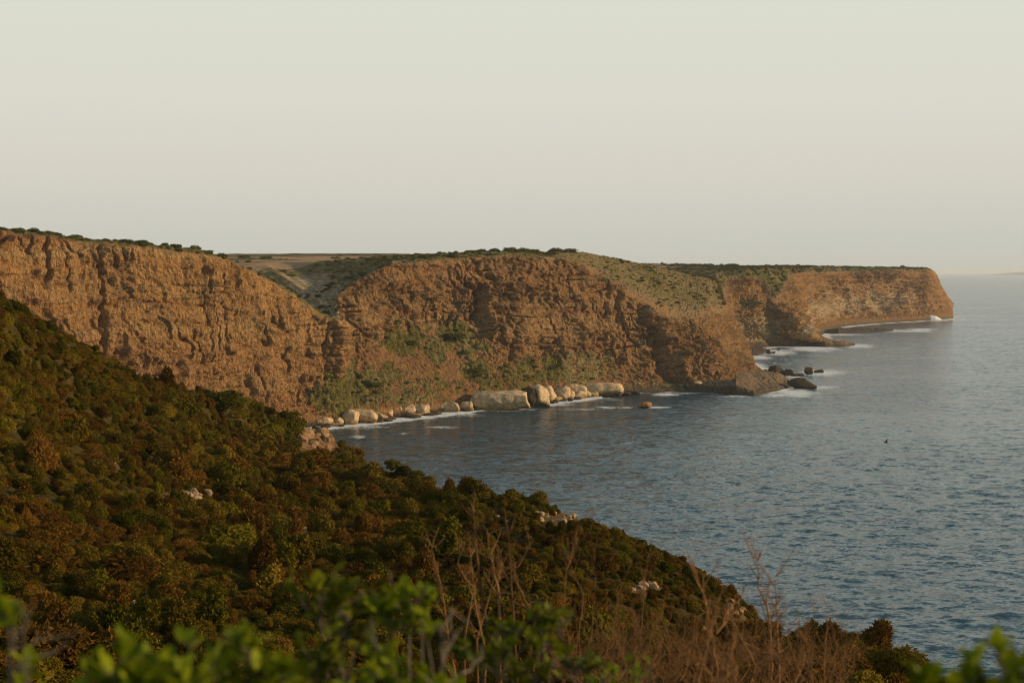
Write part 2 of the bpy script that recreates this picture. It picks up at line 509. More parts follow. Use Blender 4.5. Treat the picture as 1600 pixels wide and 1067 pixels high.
# gully cut between the near cliff and the middle cliff
gul = np.array([P(531, 503, 975), P(512, 482, 1010), P(485, 455, 1065), P(455, 432, 1140), P(420, 415, 1300)])
def seg_dist(p, poly):
    best = np.full(p.shape[:-1], 1e9); zz = np.zeros(p.shape[:-1])
    for a, b in zip(poly[:-1], poly[1:]):
        ab = b[:2] - a[:2]
        t = np.clip(((p[..., :2] - a[:2]) @ ab) / (ab @ ab), 0, 1)
        q = a[:2] + t[..., None] * ab
        d = np.linalg.norm(p[..., :2] - q, axis=-1)
        z = a[2] + t * (b[2] - a[2])
        k = d < best
        best = np.where(k, d, best); zz = np.where(k, z, zz)
    return best, zz
gd, gz = seg_dist(G, gul)
lim = gz + 5 + np.maximum(gd - 8, 0) * 0.34
land = T >= 5.0
zc = np.where(land, np.minimum(G[..., 2], lim), G[..., 2])
G[..., 2] = np.where(land, zc, G[..., 2])

# outward normals of the smooth sheet
dS = np.gradient(G, axis=0); dT = np.gradient(G, axis=1)
Nn = np.cross(dS, dT)
Nn /= np.linalg.norm(Nn, axis=-1, keepdims=True) + 1e-9
flip = np.sign((Nn[:, 3:110] * np.array((0.8, -0.5, 0.3))).sum(-1).mean())
Nn *= flip
hN = Nn.copy(); hN[..., 2] *= 0.35
hN /= np.linalg.norm(hN, axis=-1, keepdims=True) + 1e-9

X, Y, Z = G[..., 0], G[..., 1], G[..., 2]
GPX, GPY = project(G)
wc = sstep(2.6, 3.3, T) * (1 - sstep(4.85, 5.3, T))      # bare cliff
wt = sstep(1.0, 1.4, T) * (1 - sstep(2.7, 3.2, T))       # talus
wp = sstep(4.9, 5.4, T)                                   # top
near1 = 1 - sstep(6.5, 8.5, S)                            # near cliff
far = sstep(25.5, 27.5, S)
big = 1 + 0.5 * far - 0.8 * sstep(35.5, 36.5, S)
# buttresses and gullies
b1 = ridged(X / 46, Y / 46, Z / 130, 3)
b2 = fbm(X / 15, Y / 15, Z / 26, 3)
colm = ridged(X / 7.5, Y / 7.5, Z / 34, 2)
blk = ridged(X / 5.5, Y / 5.5, Z / 4.2, 3)
zz = Z + 3.5 * noise(X / 70, Y / 70, 0 * Z) + 0.012 * X
strat = noise(0 * Z + 3.3, 0 * Z + 1.7 + S * 0.03, zz / 7.0) + 0.5 * noise(0 * Z + 9.3, S * 0.05, zz / 2.6)
def billow(x, y, z, oct=2):
    s_ = 0; a = 1
    for i in range(oct):
        f_ = 2.1 ** i
        s_ = s_ + a * np.abs(noise(x * f_ + 11 * i, y * f_, z * f_ - 7 * i)); a *= 0.5
    return s_
wx, wy = X + 4 * noise(X / 18, Y / 18, Z / 18), Y + 4 * noise(X / 18 + 9, Y / 18, Z / 18)
bil1 = billow(wx / 17, wy / 17, (Z + 0.25 * X) / 13, 2)
bil2 = billow(wx / 6.5, wy / 6.5, (Z + 0.2 * X) / 5.0, 2)
rgh = sstep(-0.35, 0.35, fbm(X / 55 + 8, Y / 55, Z / 30, 2))
led = (zz / 8.5 + 0.5 * noise(X / 25, Y / 25, Z / 40)) % 1.0
ledge = sstep(0.0, 0.75, led) - sstep(0.86, 1.0, led)
fis = sstep(0.72, 0.97, ridged(wx / 11, wy / 11, Z / 60, 1)) * sstep(-0.3, 0.3, noise(X / 30 + 4, Y / 30, Z / 25))
bed = sstep(0.78, 0.98, ridged(X / 60, Y / 60, zz / 7.5, 1)) * sstep(-0.25, 0.3, noise(X / 22, Y / 22 + 7, Z / 12))
disp = wc * big * ((1 - 0.7 * far) * (-3.4 * fis - 2.6 * bed * (1 - 0.6 * near1)) + 5.5 * (b1 - 0.1) + 2.4 * b2 + 0.7 * (colm - 0.2) + (0.5 + rgh) * (1 - 0.4 * near1) * (5.8 * (bil1 - 0.35) + 3.6 * (bil2 - 0.35) + 0.9 * blk) + near1 * 1.0 * (colm - 0.2) + 1.3 * strat + 1.8 * (ledge - 0.4) * (1.2 - 0.6 * rgh))
# soil-mantled lower half of the near cliff and shallow talus rills
tr = ridged(X / 22, Y / 22, Z / 200, 2)
disp = disp + wt * big * sstep(0.5, 12, Z) * (1.6 * tr + 1.0 * fbm(X / 9, Y / 9, Z / 9, 3) + 3.0 * (bil2 - 0.35) + 0.4 * blk)
disp = disp + wp * (0.8 * fbm(X / 16, Y / 16, Z / 16, 3))
# named clefts: (px at top, px at foot, width px, depth m, T range)
def cleft(px0, px1, w, depth, t0, t1, s0, s1):
    tt = np.clip((T - t0) / (t1 - t0), 0, 1)
    c = px1 + (px0 - px1) * tt + w * (0.9 * noise(Z / 13, 0 * Z + px0, 0 * Z) + 0.7 * noise(Z / 4.5, 0 * Z + px0, 0 * Z))
    wv = w * (0.8 + 0.8 * noise(Z / 8, 0 * Z + px0 + 5, 0 * Z))
    k = np.exp(-((GPX - c) / np.maximum(wv, 1.5)) ** 2) * sstep(t0 - 0.15, t0 + 0.1, T) * (1 - sstep(t1 - 0.1, t1 + 0.15, T))
    k = k * ((S > s0) & (S < s1))
    return -depth * k
disp = disp + cleft(152, 160, 3.5, 7, 2.9, 4.9, 1, 4)
disp = disp + cleft(746, 740, 6, 12, 3.3, 4.2, 12.5, 16.5)
disp = disp - cleft(758, 762, 7, 6, 3.2, 4.3, 12.5, 16.5)
disp = disp - cleft(1045, 1080, 14, 7, 2.2, 4.5, 18.5, 22.2)
disp = disp + cleft(1000, 1055, 11, 10, 2.2, 4.8, 17.5, 21.9) + cleft(1025, 1030, 7, 8, 3.8, 4.9, 18, 21.5) + cleft(965, 960, 4, 5, 4.0, 4.8, 17, 20)
disp = disp + cleft(800, 798, 5, 6, 2.7, 3.4, 14.5, 17)
disp = disp + cleft(872, 872, 5, 6, 2.7, 3.4, 15.5, 18)
disp = disp - cleft(525, 528, 7, 4, 2.9, 4.9, 6.6, 8.8)
G2 = G + hN * disp[..., None]
edge_fade = sstep(0, 0.6, T)
G2 = lerp(G, G2, edge_fade[..., None])

# --- albedo
def C(r, g, b): return np.array((r, g, b))
cn = fbm(X / 30, Y / 30, Z / 14, 4)
cn2 = fbm(X / 9 + 5, Y / 9, Z / 5, 3)
sb = noise(0 * Z + 7.7, S * 0.04 + 2.2, zz / 9.5) + 0.45 * noise(0 * Z + 1.2, S * 0.08, zz / 3.4)
ochre, brown, red, cream, grey = C(.34, .195, .085), C(.19, .105, .048), C(.28, .115, .05), C(.44, .29, .14), C(.13, .095, .055)
alb = ochre[None, None] * np.ones(G.shape)
def blend(c, k):
    global alb
    alb = lerp(alb, c[None, None], np.clip(k, 0, 1)[..., None])
blend(brown, sstep(0.0, 0.6, cn) * 0.85)
blend(red, sstep(0.15, 0.5, sb) * 0.55)
blend(cream, sstep(0.15, 0.55, -sb) * 0.45)
blend(grey, sstep(0.15, 0.5, cn2) * 0.7)
blend(C(.12, .06, .03), np.maximum(fis, bed) * wc * 0.35)
blend(grey, rgh * sstep(-0.1, 0.4, fbm(X / 4, Y / 4, Z / 3, 3)) * 0.6)
blend(cream, sstep(0.35, 0.6, -cn2) * 0.4)
alb *= np.array((.97, .92, .76))[None, None]
mid = sstep(8.5, 10, S) * (1 - far)
blend(C(.17, .125, .075), (mid * 0.55 + 0.25 * near1) * sstep(-0.1, 0.5, fbm(X / 24 + 2, Y / 24, zz / 8, 3)))
blend(C(.36, .25, .13), mid * 0.5 * sstep(0.1, 0.5, fbm(X / 35 + 12, Y / 35, zz / 5, 3)))
blend(brown, mid * wc * 0.35)
# dusty pink soil on talus and near cliff's lower half
soil = C(.20, .105, .042)
blend(soil, wt * 0.75)
blend(C(.26, .135, .052), near1 * (1 - sstep(3.5, 4.0, T + 0.3 * cn)) * 0.6)
# rust coloured thin bed along the middle cliff
zbed = 100 - (488 - 425) / FPX * Y
blend(C(.34, .12, .035), mid * wc * np.exp(-((Z - zbed - 2.5 * noise(X / 40, Y / 40, 0 * Z)) / 0.9) ** 2) * 0.7 * (GPX < 1000) * sstep(-0.2, 0.3, noise(X / 35, Y / 35, 0 * Z + 6)))
# far wall: pale lower band
blend(C(.46, .34, .19), far * sstep(-0.2, 0.3, cn + 0.2 - np.abs(T - 3.6) * 0.6) * (GPX > 1255) * (GPX < 1425) * 0.85)
blend(C(.42, .33, .17), far * (GPX < 1225) * sstep(2.2, 2.6, T) * (1 - sstep(3.5, 3.9, T)) * 0.7)
# wet dark foot
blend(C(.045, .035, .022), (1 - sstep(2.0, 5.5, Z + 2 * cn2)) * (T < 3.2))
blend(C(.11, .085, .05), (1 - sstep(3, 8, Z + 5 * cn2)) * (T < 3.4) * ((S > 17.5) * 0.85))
# vegetation
veg = np.zeros(T.shape)
vn = fbm(X / 13, Y / 13, Z / 13, 4)
vn2 = fbm(X / 5, Y / 5, Z / 5, 3)
def patch(cx, cy, rx, ry, k, s0=0, s1=60):
    global veg
    e = ((GPX - cx) / rx) ** 2 + ((GPY - cy) / ry) ** 2
    m = (1 - sstep(0.2, 1.3, e + 1.9 * vn)) * k * ((S > s0) & (S < s1))
    veg = np.maximum(veg, m)
patch(560, 610, 90, 48, 1.0, 6, 16)
patch(630, 535, 45, 28, 0.9, 9, 16)
patch(705, 535, 60, 32, 1.0, 9, 17)
patch(745, 580, 30, 22, 1.0, 9, 17)
patch(640, 610, 90, 30, 0.55, 9, 17)
patch(850, 575, 70, 24, 0.9, 12, 20)
patch(900, 585, 70, 22, 0.75, 12, 20)
patch(930, 565, 35, 16, 0.8, 12, 20)
patch(800, 600, 90, 22, 0.55, 12, 20)
patch(1050, 600, 70, 12, 0.5, 17, 24)
patch(1000, 426, 95, 27, 0.6, 16, 27)
patch(1065, 446, 50, 22, 0.45, 18, 27)
patch(1165, 475, 20, 9, 0.9, 25, 31)
patch(1190, 430, 60, 10, 0.5, 25, 31)
patch(1300, 418, 170, 7, 0.7, 25, 40)
topveg = wp * sstep(-0.35, 0.25, vn + 0.25)
fieldn = noise(X / 240, Y / 120, 0 * Z)
ldist = T > 7.6
topveg = np.where(ldist, topveg * sstep(-0.1, 0.15, fieldn), topveg)
topveg = topveg * np.where((S > 16.5) & (S < 27) & (T < 6.4), 0.8, 1.0)
veg = np.maximum(veg, topveg * 0.95)
veg = np.clip(veg, 0, 1)
# ravine scree of pale stones
scr = np.exp(-((gd) / 21) ** 2) * land * (1 - sstep(1090, 1130, Y))
scn = sstep(0.12, 0.42, noise(X / 2.2, Y / 2.2, Z / 2.2))
blend(C(.24, .165, .085), wp)
blend(C(.42, .265, .145), wp * (T > 6.5) * 1.0)
blend(C(.27, .195, .10), scr * 1.0)
blend(C(.66, .52, .36), scr * scn)
veg = veg * (1 - np.clip(scr * 0.85, 0, 1))
vgreen = lerp(C(.072, .068, .014)[None, None], C(.17, .135, .036)[None, None], sstep(-0.4, 0.5, vn2)[..., None])
vdry = lerp(C(.12, .10, .035)[None, None], C(.21, .155, .065)[None, None], sstep(-0.4, 0.5, vn2)[..., None])
dryk = sstep(-0.1, 0.4, fbm(X / 60 + 3, Y / 60, Z / 60, 2) + 0.45 * (S > 16.5) * (S < 27))
dryk = np.maximum(dryk, 0.9 * np.exp(-(gd / 90) ** 2) * land)  # paler growth round the gully, colour lightened to offset its shade
vc = lerp(vgreen, vdry * 1.15, dryk[..., None])
vmask = sstep(0.40, 0.62, veg + 0.6 * vn2)
alb = lerp(alb, vc, vmask[..., None])
# low growth stands proud of the rock
G2 = G2 + Nn * (vmask * (0.5 + 0.9 * np.clip(noise(X / 3.2, Y / 3.2, Z / 3.2) + 0.2, 0, 1)) * (T > 1.1))[..., None]
alb = np.clip(alb, 0.012, 0.7)

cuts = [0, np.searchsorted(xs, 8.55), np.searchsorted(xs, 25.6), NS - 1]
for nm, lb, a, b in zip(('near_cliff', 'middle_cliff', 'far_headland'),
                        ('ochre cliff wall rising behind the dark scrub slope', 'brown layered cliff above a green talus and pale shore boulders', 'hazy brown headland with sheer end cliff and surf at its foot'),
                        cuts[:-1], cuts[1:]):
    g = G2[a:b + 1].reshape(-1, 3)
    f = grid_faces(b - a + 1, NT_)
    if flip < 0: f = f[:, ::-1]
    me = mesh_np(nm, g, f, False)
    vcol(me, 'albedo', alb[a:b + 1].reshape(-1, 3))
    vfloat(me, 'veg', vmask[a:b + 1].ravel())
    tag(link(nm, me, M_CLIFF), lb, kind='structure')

def cliff_at(s, t):
    """Displaced point and normal of the coast sheet nearest to station s, knot t."""
    i = int(np.clip(np.searchsorted(xs, s), 0, NS - 1)); j = int(np.clip(np.searchsorted(ts, t), 0, NT_ - 1))
    return G2[i, j], Nn[i, j]

# ------------------------------------------------------------------ foreground hillside
HC = []                                             # control points x, y, z
def hc(px, py, d): HC.append(P(px, py, d))
def hw(x, y, z): HC.append(np.array((x, y, z), float))
crestA = [(-260, 330, 150), (-120, 400, 165), (0, 462, 185), (110, 524, 215), (215, 589, 245), (290, 609, 270), (360, 618, 300), (430, 636, 325), (490, 662, 345), (526, 712, 350)]
crestB = [(545, 733, 250), (600, 746, 235), (640, 762, 225), (690, 783, 212), (740, 785, 204), (800, 783, 195), (838, 784, 189), (868, 798, 185), (900, 812, 182), (950, 835, 176), (1020, 862, 168), (1090, 898, 160), (1135, 940, 152), (1164, 982, 145)]
def dens(c, k=3):
    o_ = []
    for a_, b_ in zip(c[:-1], c[1:]):
        for i in range(k):
            o_.append(tuple(lerp(np.array(a_, float), np.array(b_, float), i / k)))
    return o_ + [c[-1]]
crestA = dens(crestA, 3); crestB = dens(crestB, 2)
crestC = [(1190, 1012, 92), (1250, 1012, 86), (1330, 998, 82), (1375, 1024, 80), (1402, 1052, 78), (1450, 1068, 75), (1520, 1085, 72)]
for c in crestA:
    hc(*c)
    p = P(*c)
    hw(p[0] + 6, p[1] + 22, p[2] - 13); hw(p[0] - 14, p[1] + 14, p[2] - 8); hw(p[0] - 45, p[1] + 30, p[2] - 28); hw(p[0] - 110, p[1] + 60, p[2] * 0.35)
for x, y, z in [(0, 430, -12), (-60, 480, -12), (-160, 480, -8), (-40, 400, 15), (-300, 420, 0), (60, 380, -14)]:
    hw(x, y, z)
for c in crestB:
    hc(*c)
    p = P(*c)
    hw(p[0] + 10, p[1] + 9, p[2] - 9); hw(p[0] + 28, p[1] + 24, p[2] - 34); hw(p[0] + 65, p[1] + 50, -14)
for c in crestC:
    hc(*c)
    p = P(*c)
    hw(p[0] + 4, p[1] + 9, p[2] - 7); hw(p[0] + 16, p[1] + 26, p[2] - 34); hw(p[0] + 45, p[1] + 55, -14)
for c in [(0, 600, 165), (100, 650, 185), (200, 680, 205), (350, 700, 250), (450, 705, 300), (500, 720, 318),
          (0, 750, 130), (150, 760, 150), (300, 780, 175), (450, 768, 222), (520, 752, 252),
          (0, 900, 100), (150, 900, 108), (300, 900, 120), (450, 880, 140), (600, 850, 165), (600, 800, 196),
          (0, 1067, 75), (300, 1067, 80), (600, 1067, 85), (600, 950, 112), (-200, 900, 90), (-250, 600, 130),
          (700, 850, 165), (800, 850, 160), (900, 880, 150), (1000, 920, 141), (1090, 960, 136), (700, 950, 120), (850, 970, 117),
          (1000, 1000, 114), (1100, 1020, 112), (850, 1067, 88), (1050, 1067, 84), (1150, 1050, 96), (1250, 1062, 72), (1330, 1056, 71)]:
    hc(*c)
for x, y, z in [(0, 0, 98.2), (-6, 2, 98.4), (6, 0, 97.6), (0, 6, 97.0), (-10, 8, 97.0), (8, 7, 96.4), (0, 14, 94.8), (-15, 16, 95), (12, 15, 94.2),
                (0, 30, 89.3), (-25, 32, 90), (18, 30, 88.6), (0, 48, 83), (-35, 50, 84.5), (22, 48, 81.5), (-60, 40, 95), (-90, 80, 98), (-110, 120, 110),
                (28, 20, 84), (40, 32, 70), (60, 45, 30), (85, 70, -12), (30, 2, 90), (60, 0, 60), (100, 30, -12), (120, 60, -15), (45, 50, 62), (0, -20, 100), (-60, -10, 104), (40, -20, 90)]:
    hw(x, y, z)
HC = np.array(HC)
def rbf_fit(p, z, lam=0.6):
    n = len(p)
    r = np.linalg.norm(p[:, None] - p[None], axis=-1)
    A = np.zeros((n + 3, n + 3))
    A[:n, :n] = -r + np.eye(n) * lam
    A[:n, n:] = np.c_[np.ones(n), p]
    A[n:, :n] = A[:n, n:].T
    return np.linalg.solve(A, np.r_[z, 0, 0, 0])
HWT = rbf_fit(HC[:, :2], HC[:, 2])

def hill_raw(x, y):
    sh = np.shape(x)
    q = np.c_[np.ravel(x), np.ravel(y)]
    out = np.empty(len(q))
    for i in range(0, len(q), 20000):
        c = q[i:i + 20000]
        r = np.linalg.norm(c[:, None] - HC[None, :, :2], axis=-1)
        out[i:i + 20000] = -r @ HWT[:-3] + HWT[-3] + c @ HWT[-2:]
    return out.reshape(sh)
def hill(x, y):
    x = np.asarray(x, float); y = np.asarray(y, float)
    z = hill_raw(x, y)
    k = sstep(20, 70, y)
    return z + k * (1.3 * fbm(x / 22, y / 22, 0 * x, 3)) + 0.25 * fbm(x / 4, y / 4, 0 * x + 3, 3)

nu, nd = 460, 430
uu = np.linspace(-0.80, 0.62, nu)
dd = 2.0 + 500 * np.linspace(0, 1, nd) ** 1.6
HX = uu[None, :] * (dd[:, None] + 14); HY = np.repeat(dd[:, None] - 10, nu, 1)
HZ = hill(HX, HY)
HV = np.stack([HX, HY, HZ], -1)
gx = np.gradient(HZ, axis=1) / np.gradient(HX, axis=1)
gy = np.gradient(HZ, axis=0) / np.gradient(HY, axis=0)
slope = np.hypot(gx, gy)
hpx, hpy = project(HV)
OUTCROPS = [  # px, py, rx, ry: bare rock, no shrubs there
    (280, 778, 52, 17), (878, 812, 50, 14), (1003, 922, 34, 12), (494, 692, 40, 30), (1158, 965, 9, 26), (216, 944, 20, 14), (60, 524, 14, 8), (185, 726, 16, 10), (470, 830, 26, 10), (1085, 985, 30, 10)]
rock = np.zeros(HX.shape)
for (cx, cy_, rx, ry) in OUTCROPS:
    e = ((hpx - cx) / (rx * .8)) ** 2 + ((hpy - cy_) / (ry * .8)) ** 2
    rock = np.maximum(rock, (1 - sstep(0.5, 1.3, e + 0.8 * fbm(HX / 3, HY / 3, HZ / 3, 3))) * (HY > 50) * (1.0 if ry >= 30 else 0.45))
rk = ridged(HX / 5, HY / 5, HZ / 5, 3)
rk2 = np.abs(noise(HX / 4.5, HY / 4.5, HZ / 4.5)) + 0.5 * np.abs(noise(HX / 2, HY / 2, HZ / 2))
HV[..., 0] += rock * (rk * 0.9 + 1.6 * (rk2 - .4))
HV[..., 2] += rock * (rk * 0.6 + 1.2 * (rk2 - .4))
keep = HZ > -12
f = grid_faces(nd, nu)
f = f[keep.ravel()[f].any(axis=1)]
me = mesh_np('hillside', HV.reshape(-1, 3), f)
vfloat(me, 'rock', rock.ravel())
tag(link('hillside', me, M_SOIL), 'dark scrub covered slope falling to the sea in front of the cliffs', kind='structure')

# ------------------------------------------------------------------ sea
def ocean_tile(N, L, wind, ang, seed, amp):
    rs = np.random.RandomState(seed)
    k = np.fft.fftfreq(N, L / N) * 2 * np.pi
    kx, ky = np.meshgrid(k, k, indexing='ij')
    kk = np.hypot(kx, ky); kk[0, 0] = 1
    Lw = wind * wind / 9.81
    c = (kx * math.cos(ang) + ky * math.sin(ang)) / kk
    ph = np.exp(-1 / (kk * Lw) ** 2) / kk ** 4 * (0.15 + c ** 2) * np.exp(-(kk * 0.35) ** 2)
    ph[0, 0] = 0
    h = np.fft.ifft2((rs.normal(size=(N, N)) + 1j * rs.normal(size=(N, N))) * np.sqrt(ph)).real
    return h / h.std() * amp
OT1 = ocean_tile(512, 210.0, 4.6, 1.35, 1, 0.17)
OT2 = ocean_tile(512, 333.0, 5.5, 1.0, 2, 0.11)
def samp(tile, L, x, y):
    N = tile.shape[0]
    a = (x / L * N) % N; b = (y / L * N) % N
    i = np.floor(a).astype(int); j = np.floor(b).astype(int)
    fa = a - i; fb = b - j
    i %= N; j %= N; i1 = (i + 1) % N; j1 = (j + 1) % N
    return (tile[i, j] * (1 - fa) * (1 - fb) + tile[i1, j] * fa * (1 - fb) + tile[i, j1] * (1 - fa) * fb + tile[i1, j1] * fa * fb)

us = np.concatenate([np.linspace(-2.2, -0.16, 50, endpoint=False), np.linspace(-0.16, 0.40, 800), np.linspace(0.40, 2.4, 50)[1:]])
yy = np.concatenate([np.array([0.9, 1.8, 3.0, 4.5, 6.2, 8]), np.linspace(10, 660, 420), np.array([760, 1000, 1600, 3200])])
ds = np.clip(CAMZ * FPX / yy, 0, 75000)[::-1]
SX = us[None, :] * ds[:, None]; SY = np.repeat(ds[:, None], len(us), 1)
spac = np.abs(np.gradient(ds))[:, None]
att = np.clip(5.0 / np.maximum(spac, 0.5), 0, 1) ** 1.3
wave = (samp(OT1, 210.0, SX, SY) + samp(OT2, 333.0, SX * 0.9 + SY * 0.43, SY * 0.9 - SX * 0.43)) * att
calm = noise(SX / 180, SY / 260, 0 * SX)
wave = wave * (0.85 + 0.3 * calm)
# surf
foam = np.zeros(SX.shape)
WLP = G2[:, np.searchsorted(ts, 1.0)][:, :2]
sel = (ds > 850)[:, None] & (ds < 3400)[:, None] & (us > -0.17)[None, :] & (us < 0.36)[None, :]
si = np.argwhere(sel)
q = np.stack([SX[sel], SY[sel]], -1).astype(np.float32)
WLs = WLP[::2].astype(np.float32)
dist = np.empty(len(q), np.float32); near_i = np.empty(len(q), int)
for i in range(0, len(q), 8000):
    r2 = ((q[i:i + 8000, None] - WLs[None]) ** 2).sum(-1)
    near_i[i:i + 8000] = r2.argmin(1)
    dist[i:i + 8000] = np.sqrt(r2.min(1))
sn = xs[::2][near_i]
fx, fy = q[:, 0].astype(float), q[:, 1].astype(float)
nb = fbm(fx / 30, fy / 30, 0 * fx, 3)
width = np.where(sn < 17.5, 7.0, np.where(sn < 22, 6.0, np.where(sn < 30.5, 16.0, 18.0)))
off_ = np.where((sn > 6.5) & (sn < 17.5), 11.0, 0.0)
fo = np.where(dist > off_, 1.15 * np.exp(-((dist - off_) / (width * 0.85 * (1 + 0.9 * nb))) ** 2), 1.0)
lines = ridged(dist / 26 + nb * 1.3, fx / 160, fy / 160 + 3, 1)
fo = np.maximum(fo, sstep(0.72, 0.95, lines) * np.exp(-(dist / (width * 4.5)) ** 2) * (0.45 + 0.6 * nb))
FOAM_PATCH = [  # px, py, half width px, half height px, strength
    (560, 667, 55, 4, .6), (640, 653, 50, 3.5, .75), (700, 648, 60, 3, .75), (780, 640, 60, 3, .8), (560, 683, 18, 3, .75), (548, 694, 32, 1.2, .75), (630, 678, 12, 1.5, .7), (690, 668, 30, 2, .7),
    (860, 632, 40, 3, .8), (930, 624, 40, 3, .7), (950, 637, 32, 2, .65), (1028, 637, 22, 1.6, .9), (980, 637, 14, 1.4, .85), (1040, 617, 26, 2.2, 1.0),
    (1150, 620, 40, 1.6, .7), (1245, 615, 40, 6, 1.0), (1215, 618, 30, 3.5, .8), (1280, 606, 30, 3, .8), (1285, 583, 40, 4.5, 1.0), (1240, 588, 20, 4, .9), (1220, 596, 22, 5, .6),
    (1185, 559, 25, 3.5, 1.0), (1215, 551, 35, 5, .95), (1270, 545, 50, 4.5, 1.0), (1340, 541, 30, 3, .9), (1190, 545, 28, 3, .6),
    (1310, 523, 60, 2.2, .7), (1390, 517, 60, 2.5, .75), (1430, 518, 30, 1.6, 1.0), (1440, 515, 26, 1.6, .9), (1350, 505, 30, 3, .95), (1400, 502, 50, 2.2, .95), (1465, 499, 32, 3, 1.0), (1500, 500, 40, 1.2, .7),
    (1410, 535, 14, 0.8, .3), (747, 709, 5, 1.4, .55), (1445, 727, 7, 1.2, .5), (1350, 822, 5, 1.2, .4), (1519, 500, 3, 1.2, 1.0), (900, 640, 60, 1.4, .5), (1100, 640, 20, 1, .3)]
ppx, ppy = project(np.stack([fx, fy, 0 * fx], -1))
for (cx, cy_, rx, ry, k) in FOAM_PATCH:
    e = ((ppx - cx) / rx) ** 2 + ((ppy - cy_) / (ry * 1.25)) ** 2
    fo = np.maximum(fo, k * np.exp(-e * 1.1) * (1 + 0.5 * nb))
foam[sel] = fo
rest = ~sel
wz = wave.copy()
fz = np.zeros(SX.shape); fz[sel] = np.clip(fo, 0, 1) * (0.6 + 0.8 * np.abs(nb))
wz = wz * (1 - 0.4 * np.clip(foam, 0, 1)) + fz * 0.9
me = mesh_np('sea', np.stack([SX, SY, wz], -1).reshape(-1, 3), grid_faces(len(ds), len(us)))
vfloat(me, 'foam', foam.ravel())
tag(link('sea', me, M_SEA), 'wind rippled grey blue sea reaching to the hazy horizon', kind='structure')

# ------------------------------------------------------------------ far island and bird handled below
# ------------------------------------------------------------------ bushes
def ico(sub):
    import bmesh
    bm = bmesh.new()
    bmesh.ops.create_icosphere(bm, subdivisions=sub, radius=1.0)
    v = np.array([x.co[:] for x in bm.verts]); f = np.array([[w.index for w in q.verts] for q in bm.faces])
    bm.free()
    return v, f
ICO1, ICO2, ICO3, ICO4, ICO5 = ico(1), ico(2), ico(3), ico(4), ico(5)

def bush_mesh(name, seed, n_leaf, leaf, lobes=7, flat=0.75, spiky=0.0, spread=0.55, lean=0.0):
    """Crown of leaf-sized faces over several lobes, radius about 1, standing on z = 0."""
    rs = np.random.RandomState(seed)
    cs = [(0, 0, 0.42 * flat, 0.62)]
    for i in range(lobes):
        a = rs.uniform(0, 2 * np.pi); r = spread * math.sqrt(rs.uniform(0.15, 1))
        cs.append((r * 1.25 * math.cos(a) + lean * 0.3, r * math.sin(a), rs.uniform(0.15, 1.0) * flat * (1.1 - 0.5 * r), rs.uniform(0.15, 0.42)))
    cs = np.array(cs)
    V, F = [], []
    nv = 0
    for c in cs:
        v, f = ICO2 if n_leaf > 500 else ICO1
        w = v * (c[3] * 0.70) * np.array((1, 1, 0.9)) * (1 + 0.12 * rs.normal(size=(len(v), 1))) + c[:3]
        w[:, 2] = np.maximum(w[:, 2], -0.15)
        V.append(w); F.append(np.c_[f, f[:, 2]]); nv += len(v)
    area = cs[:, 3] ** 2; pr = area / area.sum()
    want = n_leaf; got = []
    while want > 0:
        k = rs.choice(len(cs), size=want * 2, p=pr)
        d = rs.normal(size=(want * 2, 3)); d /= np.linalg.norm(d, axis=1)[:, None]
        d[:, 2] = np.where(d[:, 2] < -0.35, -d[:, 2], d[:, 2])
        p = cs[k, :3] + d * (cs[k, 3] * (0.93 + 0.17 * rs.normal(size=want * 2)))[:, None] * np.array((1, 1, 0.95))
        ins = (np.linalg.norm(p[:, None] - cs[None, :, :3], axis=-1) < cs[None, :, 3] * 0.7).any(1) | (p[:, 2] < -0.05)
        ok = np.where(~ins)[0][:want]
        got.append((p[ok], d[ok])); want -= len(ok)
    p = np.concatenate([g[0] for g in got]); d = np.concatenate([g[1] for g in got])
    n = len(p)
    nrm = d + rs.normal(size=(n, 3)) * 0.8 + np.array((0, 0, 0.25)); nrm /= np.linalg.norm(nrm, axis=1)[:, None]
    ax = rs.normal(size=(n, 3)) + d * spiky * 3; ax -= nrm * (ax * nrm).sum(1)[:, None] * (1 - 0.6 * spiky); ax /= np.linalg.norm(ax, axis=1)[:, None]
    bx = np.cross(nrm, ax); bx /= np.linalg.norm(bx, axis=1)[:, None]
    L = leaf * rs.uniform(0.7, 1.5, size=(n, 1)) * (1 + 0.8 * spiky); Wd = L * rs.uniform(0.35, 0.6, size=(n, 1)) * (1 - 0.55 * spiky)
    q = np.stack([p - ax * L * 0.5, p + bx * Wd * 0.6 - nrm * L * 0.08, p + ax * L * 0.6, p - bx * Wd * 0.6 - nrm * L * 0.08], 1)
    V.append(q.reshape(-1, 3)); F.append((np.arange(n * 4).reshape(n, 4)) + nv)
    F = np.concatenate(F); V = np.concatenate(V)
    tri = F[:, 2] == F[:, 3]
    me = bpy.data.meshes.new(name)
    # triangles of the cores first, then the leaf quads
    Ft, Fq = F[tri][:, :3], F[~tri]
    li = np.concatenate([Ft.ravel(), Fq.ravel()]).astype(np.int32)
    st = np.concatenate([np.arange(len(Ft)) * 3, len(Ft) * 3 + np.arange(len(Fq)) * 4]).astype(np.int32)
    tt = np.concatenate([np.full(len(Ft), 3), np.full(len(Fq), 4)]).astype(np.int32)
    me.vertices.add(len(V)); me.vertices.foreach_set('co', V.astype(np.float32).ravel())
    me.loops.add(len(li)); me.loops.foreach_set('vertex_index', li)
    me.polygons.add(len(st)); me.polygons.foreach_set('loop_start', st); me.polygons.foreach_set('loop_total', tt)
    me.update(calc_edges=True)
    return me

